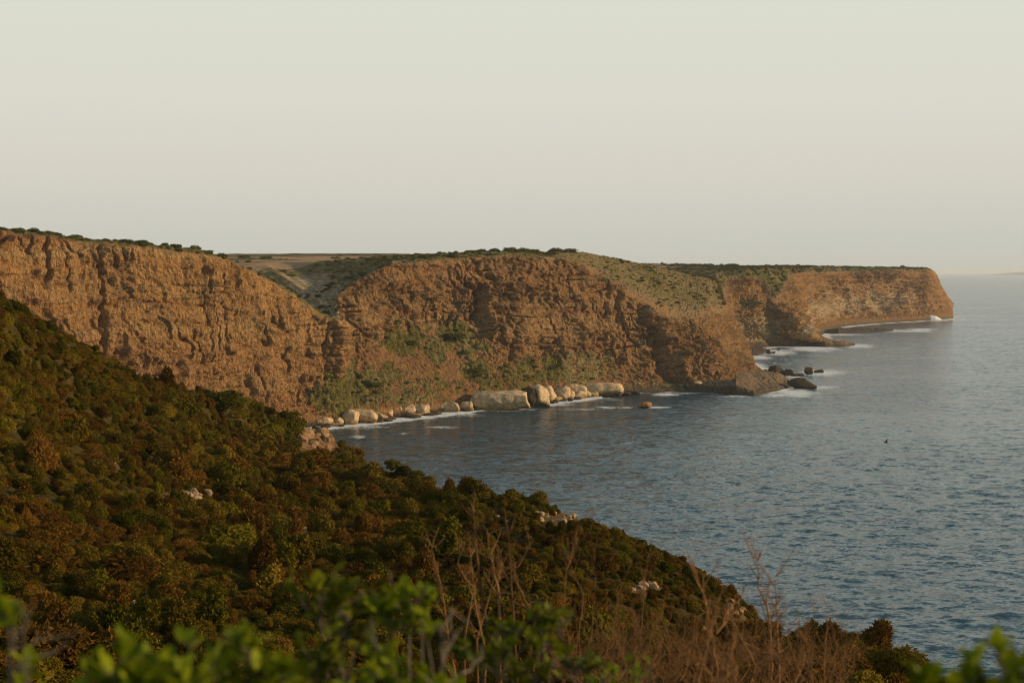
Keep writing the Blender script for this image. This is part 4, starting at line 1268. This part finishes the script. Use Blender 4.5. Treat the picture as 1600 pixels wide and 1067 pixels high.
# beach of dark stones in the next bay, low reef before the headland
def reef(pl, name, label, mat, hmax, seed):
    n, m = 110, 26
    V = np.zeros((m, n, 3))
    xs_ = [p[0] for p in pl]
    for i in range(n):
        px = lerp(xs_[0], xs_[-1], i / (n - 1))
        pyf = np.interp(px, xs_, [p[1] for p in pl]); wd = np.interp(px, xs_, [p[2] for p in pl]); hh_ = np.interp(px, xs_, [p[3] for p in pl])
        d0 = CAMZ * FPX / (pyf - 425)
        for j in range(m):
            v = j / (m - 1)
            d = d0 + wd * v
            V[j, i] = ((px - 800) / FPX * d, d, -1.5 + (hh_ + 1.5) * math.sin(math.pi * min(1, v * 1.0)) ** 0.5)
    a = fbm(V[..., 0] / 12 + seed, V[..., 1] / 12, V[..., 2] / 12, 4); b = ridged(V[..., 0] / 6, V[..., 1] / 6, V[..., 2] / 6 + seed, 3)
    V[..., 2] += (a * 2.0 + b * 1.0) * hmax * 0.3
    V[0, :, 2] = V[-1, :, 2] = -3; V[:, 0, 2] = V[:, -1, 2] = -3
    return tag(link(name, mesh_np(name, V.reshape(-1, 3), grid_faces(m, n)), mat), label, 'reef')
reef([(1288, 521.5, 60, 2), (1310, 522, 90, 7), (1345, 520.5, 70, 6), (1380, 519, 50, 4), (1397, 517.5, 30, 1)], 'reef', 'long low dark reef running out before the far headland', M_DARKROCK, 5, 3)
reef([(1150, 556, 120, 6), (1165, 558, 140, 8), (1185, 555.5, 110, 5), (1198, 551, 60, 2)], 'reef', 'dark bouldery spit at the head of the bay behind the point', M_DARKROCK, 6, 8)
reef([(1262, 541.5, 40, 10), (1290, 543, 45, 9), (1320, 542.5, 40, 6), (1337, 540.5, 24, 2)], 'reef', 'brown rocky toe of the small ridge reaching into surf', M_BROWNROCK, 6, 11)
for k in range(16):
    px = rr.uniform(1160, 1222); py = rr.uniform(548, 561) if px < 1195 else rr.uniform(548, 556)
    w = rr.uniform(1.5, 4)
    boulder(px - w, px + w, py - w * 1.1, py, 400 + k, 'small dark stone in the surf of the bay behind the point', 'dark stones in the surf of the bay', mat=M_DARKROCK, name='shore_rock', cat='rock', rough=.2, cracks=0, sub=3)

# breaking splash at the headland
v, f = ICO4
w = v * np.array((16, 6, 7)) + 0
w[:, 2] = np.maximum(w[:, 2], -2) * (1.25 - 0.5 * (w[:, 0] / 16))
w *= (1 + 0.3 * fbm(w[:, 0] / 5, w[:, 1] / 5, w[:, 2] / 3, 3))[:, None]
m_spray = bpy.data.materials.new('white_spray'); t_ = NT(m_spray)
t_.bsdf((0.8, 0.8, 0.78), 1.0, 0.0)
o = link('breaking_wave', mesh_np('breaking_wave', w, f), m_spray, loc=P(1458, 499.5, 2950) * np.array((1, 1, 0)) + np.array((0, 0, 1.0)))
tag(o, 'white wave bursting against the end of the far headland', 'wave')

# limestone outcrops on the hillside
M_TIP = mat_rock('ochre_point_rock', (0.10, 0.05, 0.02), (0.22, 0.125, 0.055), (0.36, 0.23, 0.12), scale=1.0)
def outcrop(px, py, rx, ry, n, seed, wording, s0, s1, mat=None, sink=0.38):
    r_ = random.Random(seed)
    for k in range(n):
        a = r_.uniform(0, 6.283); q_ = math.sqrt(r_.uniform(0, 1))
        h_ = hill_hit(px + rx * q_ * math.cos(a), py + ry * q_ * math.sin(a))
        if h_ is None: continue
        s_ = 1.35 * r_.uniform(s0, s1) * h_[1] / FPX
        me = rock_mesh('rock', (s_ * r_.uniform(.8, 1.3), s_ * r_.uniform(.8, 1.2), s_ * r_.uniform(.6, 1.0)), seed * 50 + k, 0.6, 0.2, 0.08, 3, facets=18)
        me.polygons.foreach_set('use_smooth', np.zeros(len(me.polygons), bool))
        o_ = link('rock', me, mat or M_SLOPEROCK)
        o_.location = h_ + np.array((0, 0, s_ * sink)); o_.rotation_euler = (r_.uniform(-.4, .4), r_.uniform(-.4, .4), r_.uniform(0, 6))
        tag(o_, f'{"pale limestone" if mat is None else "broken ochre"} rock {wording}', 'rock', f'pale rocks {wording}')
        ax_, ay_ = project(h_); MANY.append((o_, float(ax_), float(ay_), s_ / h_[1]))
outcrop(238, 782, 10, 12, 4, 1, 'at the left of the slope outcrop', 4, 9)
outcrop(272, 770, 11, 18, 8, 2, 'stacked in the middle of the slope outcrop', 4, 8)
outcrop(306, 780, 24, 9, 14, 3, 'in the right ledge of the slope outcrop', 4, 8, None, 0.6)
outcrop(880, 810, 42, 10, 26, 4, 'in the stone band on the right ridge', 3, 6, None, 0.6)
outcrop(800, 812, 40, 6, 14, 5, 'scattered left of the stone band on the ridge', 2, 4)
outcrop(1003, 920, 30, 7, 12, 6, 'in the small wall behind the dry stems', 3, 7)
outcrop(497, 690, 32, 22, 18, 7, 'on the rocky point over the cove', 6, 13, M_TIP, 0.1)
outcrop(1146, 940, 16, 42, 34, 8, 'on the steep seaward edge of the right ridge', 3, 7, M_TIP, 0.55)
outcrop(1085, 985, 26, 8, 10, 9, 'on the ledge behind the twin dry stems', 3, 6)
outcrop(214, 942, 14, 8, 4, 10, 'low on the slope above the near leaves', 3, 5)
outcrop(60, 524, 8, 3, 3, 11, 'high on the left slope near the edge', 3, 6)
outcrop(185, 725, 10, 6, 4, 12, 'above and left of the slope outcrop', 3, 5)
outcrop(470, 832, 14, 6, 7, 13, 'in the reddish bare patch of the hollow', 2, 5)
outcrop(450, 665, 14, 4, 4, 14, 'in a streak on the shoulder above the point', 3, 5)
outcrop(1410, 1040, 8, 8, 5, 15, 'on the knoll edge at the bottom right', 5, 10)

# wind-bent tree and big bushes on the crest
def tube(pts_, radii, sides=5):
    V, F = [], []
    pts_ = [np.asarray(p, float) for p in pts_]
    for i, p in enumerate(pts_):
        t_ = pts_[min(i + 1, len(pts_) - 1)] - pts_[max(i - 1, 0)]
        t_ /= np.linalg.norm(t_) + 1e-9
        a = np.cross(t_, (0.31, 0.17, 0.93) if abs(t_[2]) < 0.9 else (1, 0, 0)); a /= np.linalg.norm(a); b = np.cross(t_, a)
        for s_ in range(sides):
            an = 2 * math.pi * s_ / sides
            V.append(p + (a * math.cos(an) + b * math.sin(an)) * radii[i])
    for i in range(len(pts_) - 1):
        for s_ in range(sides):
            F.append((i * sides + s_, i * sides + (s_ + 1) % sides, (i + 1) * sides + (s_ + 1) % sides, (i + 1) * sides + s_))
    return V, F
def join_tubes(lst):
    V, F = [], []
    for v, f in lst:
        k = len(V); V += list(v); F += [tuple(a + k for a in q_) for q_ in f]
    return np.array(V), np.array(F)
M_BARK = mat_plain('bark', (.05, .035, .02), (.13, .09, .055), 6)
M_GREYBARK = mat_plain('grey_bark', (.06, .047, .03), (.17, .135, .09), 14)
M_DRYWOOD = mat_plain('dry_wood', (.075, .034, .011), (.27, .13, .042), 9)
M_LEAF = mat_plain('fresh_leaf', (.085, .115, .003), (.24, .27, .006), 9, trans=0.4)
M_LEAFDARK = mat_plain('dark_leaf', (.046, .056, .002), (.15, .16, .005), 9, trans=0.35)

base = crest_hit(640)
if base is not None:
    sc_ = base[1] / FPX
    tree = bpy.data.objects.new('windswept_tree', None); COL.objects.link(tree); tree.location = base - np.array((0, 0, .3))
    tag(tree, 'windswept tree with stacked crown leaning left on the crest above the sea', 'tree')
    v, f = join_tubes([tube([(0, 0, 0), (-4 * sc_, 0, 18 * sc_), (-14 * sc_, 0, 30 * sc_), (-26 * sc_, 0, 40 * sc_)], [.35, .28, .2, .08], 7), tube([(-4 * sc_, 0, 16 * sc_), (8 * sc_, 0, 24 * sc_), (20 * sc_, 0, 28 * sc_)], [.2, .14, .06], 6)])
    link('trunk', mesh_np('trunk', v, f), M_BARK, tree)
    crowns = [(-28, 42, 13, 11), (-10, 33, 15, 9), (8, 24, 18, 9), (-24, 22, 13, 8), (28, 16, 16, 9)]
    for k, (dx, dz, r_, h_) in enumerate(crowns):
        me = bush_mesh('crown', 700 + k, 2200, 0.12, lobes=7, flat=0.85, spread=.6); me.materials.append(M_GREEN)
        c_ = link('crown', me, None, tree, (dx * sc_, 0, (dz - h_) * sc_)); c_.scale = (r_ * sc_, r_ * sc_ * 1.2, h_ * 1.6 * sc_)
for px, py, w, h, kn, wd in [(672, 764, 25, 22, 'green', 'big domed dark green shrub on the crest right of the windswept tree'), (548, 740, 15, 12, 'green', 'dark shrub on the crest left of the windswept tree'), (580, 748, 26, 16, 'olive', 'broad olive shrub on the crest beneath the windswept tree'),
                             (610, 768, 40, 20, 'olive', 'wide yellowish shrub in front of the windswept tree'), (640, 800, 28, 26, 'green', 'tall dark shrub in the dip in front of the crest'), (800, 792, 34, 20, 'green', 'wide dark shrub on the crest over the stone band'), (840, 795, 22, 16, 'olive', 'olive shrub right of the wide dark one on the crest'),
                             (770, 778, 24, 8, 'green', 'flat green shrub along the crest line'), (575, 828, 28, 28, 'russet', 'big rusty shrub in the hollow below the crest'), (935, 826, 16, 9, 'green', 'low shrub on the ridge end of the stone band'),
                             (1115, 918, 14, 9, 'green', 'small dark shrub on the ridge edge above the twin stems'), (1330, 1010, 40, 22, 'green', 'big domed shrub on the low knoll at the bottom right'), (30, 795, 36, 30, 'green', 'large pale green shrub at the left edge of the slope'), (400, 690, 36, 26, 'olive', 'large domed olive shrub on the shoulder above the cove'), (340, 640, 40, 26, 'green', 'large rounded shrub on the shoulder under the ochre cliff'), (280, 650, 36, 24, 'green', 'large rounded shrub left on the shoulder under the ochre cliff'), (430, 665, 24, 16, 'olive', 'small olive shrub on the shoulder near the point')]:
    h_ = crest_hit(px) if ('crest' in wd and 'below' not in wd and 'dip' not in wd) else hill_hit(px, py, 60, 360)
    if h_ is None: continue
    k_ = h_[1] / FPX
    o = link('shrub', BUSH[kn][rs.randint(0, 5)]); o.location = h_ - np.array((0, 0, .5)); o.rotation_euler = (0, 0, rs.uniform(0, 6)); o.scale = (w * k_, w * k_, h * k_ * 1.15)
    tag(o, wd, 'shrub')

# ------------------------------------------------------------------ near plants
def leaf_mesh():
    """Pointed leaf with a folded midrib, unit length along +Y."""
    prof = [(0, 0.03), (.2, .16), (.5, .23), (.8, .13), (1, 0.0)]
    V, F = [], []
    for y, w in prof:
        V += [(-w, y, 0.05 * w / .23 + -.10 * y * y), (0, y, -.10 * y * y), (w, y, 0.05 * w / .23 + -.10 * y * y)]
    for i in range(len(prof) - 1):
        a = i * 3
        F += [(a, a + 1, a + 4, a + 3), (a + 1, a + 2, a + 5, a + 4)]
    return mesh_np('leaf', np.array(V), np.array(F))
LEAF, LEAFD = leaf_mesh(), leaf_mesh()
LEAF.materials.append(M_LEAF); LEAFD.materials.append(M_LEAFDARK)

def twig_path(r_, p0, dirv, length, n=6, wob=0.25, up=0.15):
    p = np.array(p0, float); d = np.array(dirv, float); d /= np.linalg.norm(d); out = [p.copy()]
    for i in range(n):
        d = d + np.array([r_.gauss(0, wob), r_.gauss(0, wob), r_.gauss(0, wob) + up]) * 0.5
        d /= np.linalg.norm(d)
        p = p + d * length / n
        out.append(p.copy())
    return out

def leafy_plant(tips, base, label, seed, leaf_len=0.05, leaf=LEAF, per=16, name='leafy_shrub', branch_mat=M_GREYBARK, group=None):
    """Shrub whose branches run from its base to the given spray centres, each ending in a whorl of leaves."""
    r_ = random.Random(seed)
    root = bpy.data.objects.new(name, None); COL.objects.link(root); root.location = base
    tag(root, label, 'shrub', group)
    base = np.array(base)
    for (tp, rad_, nl) in tips:
        tp = np.array(tp) - base
        n = 7
        mids = []
        for i in range(n + 1):
            k = i / n
            q_ = tp * k; q_ = q_ + np.array((0, 0, 0.10 * math.sin(math.pi * k))) + np.array([r_.gauss(0, .018), r_.gauss(0, .018), r_.gauss(0, .012)]) * (0 < i < n)
            mids.append(q_)
        parts = [tube(mids, [lerp(.0065, .003, i / n) for i in range(n + 1)], 6)]
        ends = []
        for k in range(max(4, nl // 4)):
            st_ = lerp(mids[-2], mids[-1], r_.uniform(.55, 1.0))
            dv = np.array([r_.gauss(0, 1), r_.gauss(0, .8), abs(r_.gauss(0.5, .7))])
            pth = twig_path(r_, st_, dv, rad_ * r_.uniform(.7, 1.7), 4)
            parts.append(tube(pth, [.003, .0027, .0024, .002, .0015], 5)); ends.append(pth)
        v, f = join_tubes(parts)
        br = link('branch', mesh_np('branch', v, f), branch_mat, root)
        for k in range(int(nl * 1.35)):
            pth = r_.choice(ends)
            t_ = r_.uniform(.35, 1.0); i = min(int(t_ * (len(pth) - 1)), len(pth) - 2); q_ = lerp(pth[i], pth[i + 1], t_ * (len(pth) - 1) - i)
            ax = pth[i + 1] - pth[i]; ax /= np.linalg.norm(ax) + 1e-9
            dv = ax * r_.uniform(.3, 1.0) + np.array([r_.gauss(0, .7), r_.gauss(0, .7), r_.gauss(.35, .5)])
            lf = bpy.data.objects.new('leaf', leaf); COL.objects.link(lf); lf.parent = br
            lf.location = q_
            rq = Vector(dv).to_track_quat('Y', 'Z')
            lf.rotation_mode = 'QUATERNION'; lf.rotation_quaternion = rq @ Euler((0, r_.uniform(-.7, .7), 0)).to_quaternion()
            s_ = leaf_len * 0.86 * r_.uniform(.7, 1.3); lf.scale = (s_ * 1.15, s_, s_)
    return root
def gz(x, y):
    return float(hill(np.array([x]), np.array([y]))[0])
def tip(px, py, d, r, n): return (P(px, py + 12, d), r * d / FPX, n)
def at_ground(px, d):
    d = d * 1.45 if d >= 6.5 else d
    x = (px - 800) / FPX * d
    return (x, d, gz(x, d))
NEAR = 'leafy branches close to the camera'
leafy_plant([tip(12, 945, 3.2, 28, 26), tip(42, 1010, 3.25, 24, 8), tip(8, 1060, 3.2, 30, 16), tip(60, 1075, 3.3, 24, 14)], at_ground(20, 3.4), 'leafy branch tip with bare grey twigs at the left edge, close up', 1, .055, group=NEAR)
leafy_plant([tip(190, 1035, 2.9, 38, 40), tip(250, 1040, 3.0, 40, 42), tip(305, 1035, 3.0, 36, 38), tip(220, 1075, 2.9, 40, 30), tip(290, 1075, 2.9, 40, 30)], at_ground(240, 3.2), 'bright blurred green spray at the bottom left, close up', 2, .060, group=NEAR)
leafy_plant([tip(392, 1005, 3.1, 34, 36), tip(360, 1050, 3.1, 36, 32), tip(430, 1050, 3.1, 34, 32), tip(405, 1080, 3.1, 40, 26)], at_ground(400, 3.4), 'green spray with one upright tip right of the bottom left spray', 3, .058, group=NEAR)
leafy_plant([tip(500, 925, 4.4, 42, 48), tip(545, 925, 4.5, 40, 44), tip(560, 975, 4.5, 40, 30), tip(490, 1030, 4.2, 44, 36), tip(545, 1040, 4.2, 44, 36), tip(460, 1060, 4.0, 40, 30)], at_ground(520, 4.7), 'dark green leafy shrub left of centre with grey branches', 4, .062, leaf=LEAFD, group=NEAR)
leafy_plant([tip(640, 930, 4.3, 34, 42), tip(610, 955, 4.3, 36, 30), tip(660, 945, 4.3, 26, 20)], at_ground(640, 4.6), 'tuft of green leaves on a thin stem beside the dry stems', 5, .060, group=NEAR)
leafy_plant([tip(600, 1015, 3.9, 34, 36), tip(625, 1050, 3.8, 40, 36), tip(580, 1060, 3.8, 36, 30), tip(690, 1060, 3.8, 40, 34)], at_ground(620, 4.2), 'yellow green low shrub with forked grey branches at bottom centre', 6, .050, group=NEAR)
leafy_plant([tip(800, 970, 5.4, 40, 50), tip(850, 985, 5.4, 40, 48), tip(880, 960, 5.5, 30, 26), tip(780, 1030, 5.2, 46, 44), tip(840, 1040, 5.2, 48, 44), tip(900, 1030, 5.3, 40, 36), tip(750, 1010, 5.3, 34, 26)], at_ground(830, 5.8), 'dark leafy shrub right of centre in front of the dry stems', 7, .062, leaf=LEAFD, group=NEAR)
leafy_plant([tip(1570, 1030, 2.9, 34, 36), tip(1540, 1052, 2.9, 34, 30), tip(1595, 1055, 2.9, 34, 30), tip(1470, 1068, 3.0, 32, 30), tip(1445, 1072, 3.0, 26, 20), tip(1510, 1075, 3.0, 34, 26)], at_ground(1550, 3.2), 'bright blurred green spray in the bottom right corner', 8, .062, group=NEAR)
leafy_plant([tip(940, 1050, 5.6, 40, 30), tip(1000, 1068, 5.4, 40, 28), tip(1020, 1050, 5.6, 22, 12)], at_ground(980, 6.0), 'sparse green shoots among the dry twigs at bottom right of centre', 9, .052, group=NEAR)

def dry_plant(stems, base, label, seed, twigs=9, name='dry_shrub', mat=M_DRYWOOD, thick=.014, group=None, fine=14):
    """Bare shrub: each main stem with its side twigs is one branch part."""
    r_ = random.Random(seed)
    root = bpy.data.objects.new(name, None); COL.objects.link(root); root.location = base
    tag(root, label, 'dry shrub', group)
    base = np.array(base); thick *= 0.58 * (1.4 if base[1] > 8 else 1)
    for pl in stems:
        q_ = [np.array(p) - base for p in pl]
        full = [q_[0] * 0.0 + np.array((r_.uniform(-.1, .1), r_.uniform(-.1, .1), 0))]
        for a, b in zip([full[0]] + q_[:-1], q_):
            for k in (1, 2, 3):
                full.append(lerp(a, b, k / 3) + np.array([r_.gauss(0, .012), r_.gauss(0, .012), r_.gauss(0, .008)]) * (k < 3) * 0.45)
        n = len(full)
        parts = [tube(full, [lerp(thick, thick * .25, (i / (n - 1)) ** 1.5) for i in range(n - 1)] + [thick * .08], 6)]
        for k in range(twigs):
            i = r_.randint(max(1, n // 3), n - 1)
            dv = (full[i] - full[i - 1]); dv = dv / (np.linalg.norm(dv) + 1e-9) * .7 + np.array([r_.gauss(0, .7), r_.gauss(0, .6), r_.gauss(.25, .35)])
            L_ = r_.uniform(14, 58) * (base[1] / FPX)
            pth = twig_path(r_, full[i], dv, L_, 5, .16)
            parts.append(tube(pth, [thick * .38, thick * .32, thick * .27, thick * .22, thick * .17, thick * .1], 4))
            for m2 in range(3 if fine else 0):
                j = r_.randint(1, 4)
                dv2 = pth[j + 1] - pth[j]; dv2 = dv2 / np.linalg.norm(dv2) * .6 + np.array([r_.gauss(0, .7), r_.gauss(0, .7), r_.gauss(.3, .4)])
                parts.append(tube(twig_path(r_, pth[j], dv2, L_ * r_.uniform(.25, .6), 3, .3), [thick * .18, thick * .15, thick * .12, thick * .07], 3))
        v, f = join_tubes(parts)
        link('branch', mesh_np('branch', v, f), mat, root)
    return root
def far_d(d): return d * 1.45 if d >= 6.5 else d
def stem(d, *pp):
    d = far_d(d)
    return [P(x, y, d + 0.05 * i) for i, (x, y) in enumerate(pp)]
DRY = 'bare dry shrubs near the camera'
dry_plant([stem(9, (725, 1000), (738, 930), (715, 880), (720, 845)), stem(9, (760, 1020), (742, 940), (735, 870)), stem(9, (700, 990), (690, 920), (675, 855)), stem(9.1, (745, 1000), (765, 930), (790, 890))], at_ground(735, 9.2), 'brown bare shrub with a tangled top left of the orange stems', 21, 14, group=DRY)
dry_plant([stem(8, (802, 960), (798, 890), (795, 835)), stem(8, (780, 930), (770, 880), (764, 862)), stem(8.1, (835, 970), (815, 925), (800, 900), (830, 850)), stem(8, (758, 960), (748, 905), (742, 830), (740, 800))], at_ground(800, 8.2), 'orange brown bare stems with forked tops at the middle', 22, 10, thick=.018, group=DRY)
dry_plant([stem(10, (880, 960), (885, 890), (900, 850)), stem(10, (925, 980), (930, 900), (928, 860)), stem(10, (960, 1000), (965, 930), (985, 880)), stem(10.2, (905, 1000), (912, 930), (890, 880)), stem(10.1, (1000, 1010), (1005, 940), (1010, 880))], at_ground(930, 10.2), 'thin brown twigs standing right of the middle orange stems', 23, 16, thick=.007, group=DRY)
dry_plant([stem(7, (1120, 1040), (1110, 985), (1100, 930), (1086, 895)), stem(7.1, (1180, 1040), (1150, 980), (1138, 950)), stem(7, (1115, 995), (1135, 970), (1140, 950)), stem(7.2, (1090, 1060), (1105, 1010), (1118, 940))], at_ground(1120, 7.2), 'forked bare shrub in front of the seaward ridge edge', 24, 9, thick=.016, group=DRY)
dry_plant([stem(8, (1217, 1060), (1215, 1000), (1213, 950), (1212, 900)), stem(8.1, (1206, 1040), (1203, 985), (1198, 945), (1185, 920), (1185, 875)), stem(8, (1160, 1000), (1190, 1018), (1213, 1020)), stem(8.2, (1200, 1060), (1202, 1000), (1204, 950))], at_ground(1212, 8.2), 'tall twin bare stems standing against the sea', 25, 12, thick=.017, group=DRY)
dry_plant([stem(9, (1250, 1060), (1252, 1010), (1249, 970)), stem(9, (1288, 1060), (1290, 1000), (1295, 955)), stem(9.1, (1270, 1067), (1266, 1030), (1260, 1000)), stem(9.2, (1310, 1067), (1318, 1030), (1330, 1000))], at_ground(1275, 9.2), 'small bare twigs right of the twin stems', 26, 10, thick=.010, group=DRY)
for i, (px, d, wd) in enumerate([(960, 7.5, 'tangle of brown twigs low behind the dark leafy shrub'), (1040, 7.0, 'tangle of brown twigs at the bottom before the small stone wall'), (1090, 8.5, 'reddish twig tangle under the forked bare shrub'), (1160, 7.8, 'twig tangle at the foot of the twin stems'), (1230, 8.4, 'twig tangle at the bottom right of the twin stems'), (1310, 8.8, 'sparse twig tangle before the low knoll'), (890, 8.0, 'brown twig tangle right of the orange stems'), (1000, 9.5, 'upright brown twigs under the small stone wall'), (925, 8.8, 'low brown twig tangle between the orange stems and the stone wall'), (1065, 9.2, 'low reddish twig tangle below the ledge of pale rocks'), (1130, 6.6, 'near twig tangle at the bottom edge under the forked shrub'), (1200, 7.2, 'near twig tangle at the bottom edge under the twin stems'), (985, 6.8, 'near twig tangle at the bottom edge by the green shoots'), (1265, 7.6, 'near sparse twigs at the bottom edge before the knoll')]):
    r_ = random.Random(60 + i)
    st_ = [stem(d + r_.uniform(-.4, .4), (px + r_.uniform(-25, 25), 1075), (px + r_.uniform(-35, 35), 1040), (px + r_.uniform(-50, 50), r_.uniform(960, 1030))) for _ in range(9)]
    dry_plant(st_, at_ground(px, d), wd, 70 + i, 9, thick=.007, group=DRY)
# grey bare branches at left edge, thick blurred sticks at the centre
dry_plant([stem(3.3, (15, 1060), (25, 1010), (12, 965), (0, 950)), stem(3.3, (20, 1050), (45, 1025), (80, 1020), (108, 1003)), stem(3.3, (30, 1030), (55, 1000), (95, 990)), stem(3.4, (35, 985), (38, 960), (42, 945))], at_ground(18, 3.5), 'grey bare branch forking at the left edge, close up', 31, 3, mat=M_GREYBARK, thick=.008, group='grey bare branches close to the camera', fine=0)
dry_plant([stem(4.0, (686, 1062), (700, 1010), (722, 975)), stem(4.0, (692, 1040), (688, 985), (705, 950), (735, 985)), stem(4.1, (720, 1062), (740, 1035), (755, 1010)), stem(4.0, (600, 1060), (590, 1010), (575, 985))], at_ground(690, 4.3), 'grey forked bare branch at the bottom centre', 32, 4, mat=M_GREYBARK, thick=.009, group='grey bare branches close to the camera', fine=0)
dry_plant([stem(4.8, (640, 960), (618, 915), (604, 885)), stem(4.8, (660, 1000), (650, 960), (630, 930))], at_ground(640, 5.0), 'straight grey stick leaning left above the green tuft', 33, 3, mat=M_GREYBARK, thick=.008, group='grey bare branches close to the camera', fine=0)

# ------------------------------------------------------------------ bird
def bird():
    d = 250.0
    k = 0.052
    body = [(-0.45, 0.00), (-0.36, .05), (-.15, .10), (.1, .105), (.3, .07), (.42, .055), (.52, .02)]
    V, F = tube([(x, 0, 0.02 * math.sin(x * 3)) for x, _ in body], [r for _, r in body], 10)
    V = [np.array(v) for v in V]
    for sgn, lift in ((1, 0.75), (-1, 0.95)):
        n0 = len(V)
        prof = [(0, .22, .02), (.35, .24, .02), (.7, .17, .012), (1.0, .02, .004)]
        for s_, c_, th in prof:
            y = sgn * (0.05 + s_ * 0.45); z = 0.05 + lift * s_ * 0.62; x = 0.12 - 0.30 * s_
            for (dx, dz) in ((c_ * .5, 0), (0, th), (-c_ * .5, 0), (0, -th)):
                V.append(np.array((x + dx, y, z + dz)))
        for i in range(3):
            for s_ in range(4):
                F.append((n0 + i * 4 + s_, n0 + i * 4 + (s_ + 1) % 4, n0 + (i + 1) * 4 + (s_ + 1) % 4, n0 + (i + 1) * 4 + s_))
        F.append((n0 + 12, n0 + 13, n0 + 14, n0 + 15))
    me = mesh_np('bird', np.array(V) , np.array(F))
    m = mat_plain('dark_plumage', (.012, .011, .010), (.03, .027, .024), 8)
    o = link('bird', me, m, loc=P(1385, 691, d))
    o.rotation_euler = (0, 0, rad(150))
    tag(o, 'dark bird flying with raised wings over the open sea', 'bird')
bird()

# ------------------------------------------------------------------ faint far coast on the horizon
n_ = 80; m_ = 9
V = np.zeros((m_, n_, 3))
for i in range(n_):
    u = i / (n_ - 1); px = lerp(1530, 1900, u); d0 = 45000
    hgt = 185 * float(sstep(0, 0.25, u)) * (0.75 + 0.3 * float(noise(u * 7, 0.3, 0.7))) + 1
    for j in range(m_):
        v = j / (m_ - 1); d = d0 + 6000 * v
        V[j, i] = ((px - 800) / FPX * d, d, hgt * math.sin(math.pi * v) ** 0.7 - 2)
o = link('distant_coast', mesh_np('distant_coast', V.reshape(-1, 3), grid_faces(m_, n_)), M_SOIL)
tag(o, 'faint strip of distant land on the horizon at the far right', kind='structure')

# ------------------------------------------------------------------ haze
HB = 1
if HB:
    x0, x1, y0, y1, z0, z1 = -90000, 90000, -3000, 80000, -7.0, 215.0
    V = np.array([(x, y, z) for z in (z0, z1) for y in (y0, y1) for x in (x0, x1)], float)
    F = np.array([(0, 2, 3, 1), (4, 5, 7, 6), (0, 1, 5, 4), (2, 6, 7, 3), (0, 4, 6, 2), (1, 3, 7, 5)])
    me = mesh_np('haze', V, F, False)
    m = bpy.data.materials.new('sea_haze'); m.use_nodes = True
    nt = m.node_tree; nt.nodes.clear()
    ou = nt.nodes.new('ShaderNodeOutputMaterial'); pv = nt.nodes.new('ShaderNodeVolumePrincipled')
    pv.inputs['Color'].default_value = (.92, .94, .95, 1)
    pv.inputs['Density'].default_value = 0.000026
    pv.inputs['Anisotropy'].default_value = 0.0
    nt.links.new(pv.outputs[0], ou.inputs['Volume'])
    tag(link('haze', me, m), 'thin pale sea haze over the whole coast', kind='stuff')

# ------------------------------------------------------------------ wording that singles out members of a group
by = {}
for it in MANY:
    by.setdefault((it[0].get('group'), it[0]['label']), []).append(it)
for (g_, lb), its in by.items():
    if len(its) < 2: continue
    left = list(its)
    tests = [('largest', lambda i: -i[3]), ('uppermost', lambda i: i[2]), ('lowest', lambda i: -i[2]), ('leftmost', lambda i: i[1]), ('rightmost', lambda i: -i[1]), ('smallest', lambda i: i[3]),
             ('second uppermost', lambda i: i[2]), ('second lowest', lambda i: -i[2]), ('second from the left', lambda i: i[1]), ('second from the right', lambda i: -i[1])]
    for wd, key in tests:
        rank = sorted(its, key=key)
        pick = rank[1] if wd.startswith('second') else rank[0]
        if pick in left:
            left.remove(pick)
            pick[0]['label'] = (wd + ' ' + lb) if 'from' not in wd else (lb + ', ' + wd)
    left.sort(key=lambda i: i[1])
    if len(left) == 1:
        left[0][0]['label'] = 'middle ' + lb
    elif len(left) == 2:
        left[0][0]['label'] = 'left middle ' + lb; left[1][0]['label'] = 'right middle ' + lb
    elif len(left) == 3:
        for q_, w_ in zip(left, ('left middle ', 'middle ', 'right middle ')): q_[0]['label'] = w_ + lb
    else:
        for q_ in left: q_[0]['label'] = 'inner ' + lb
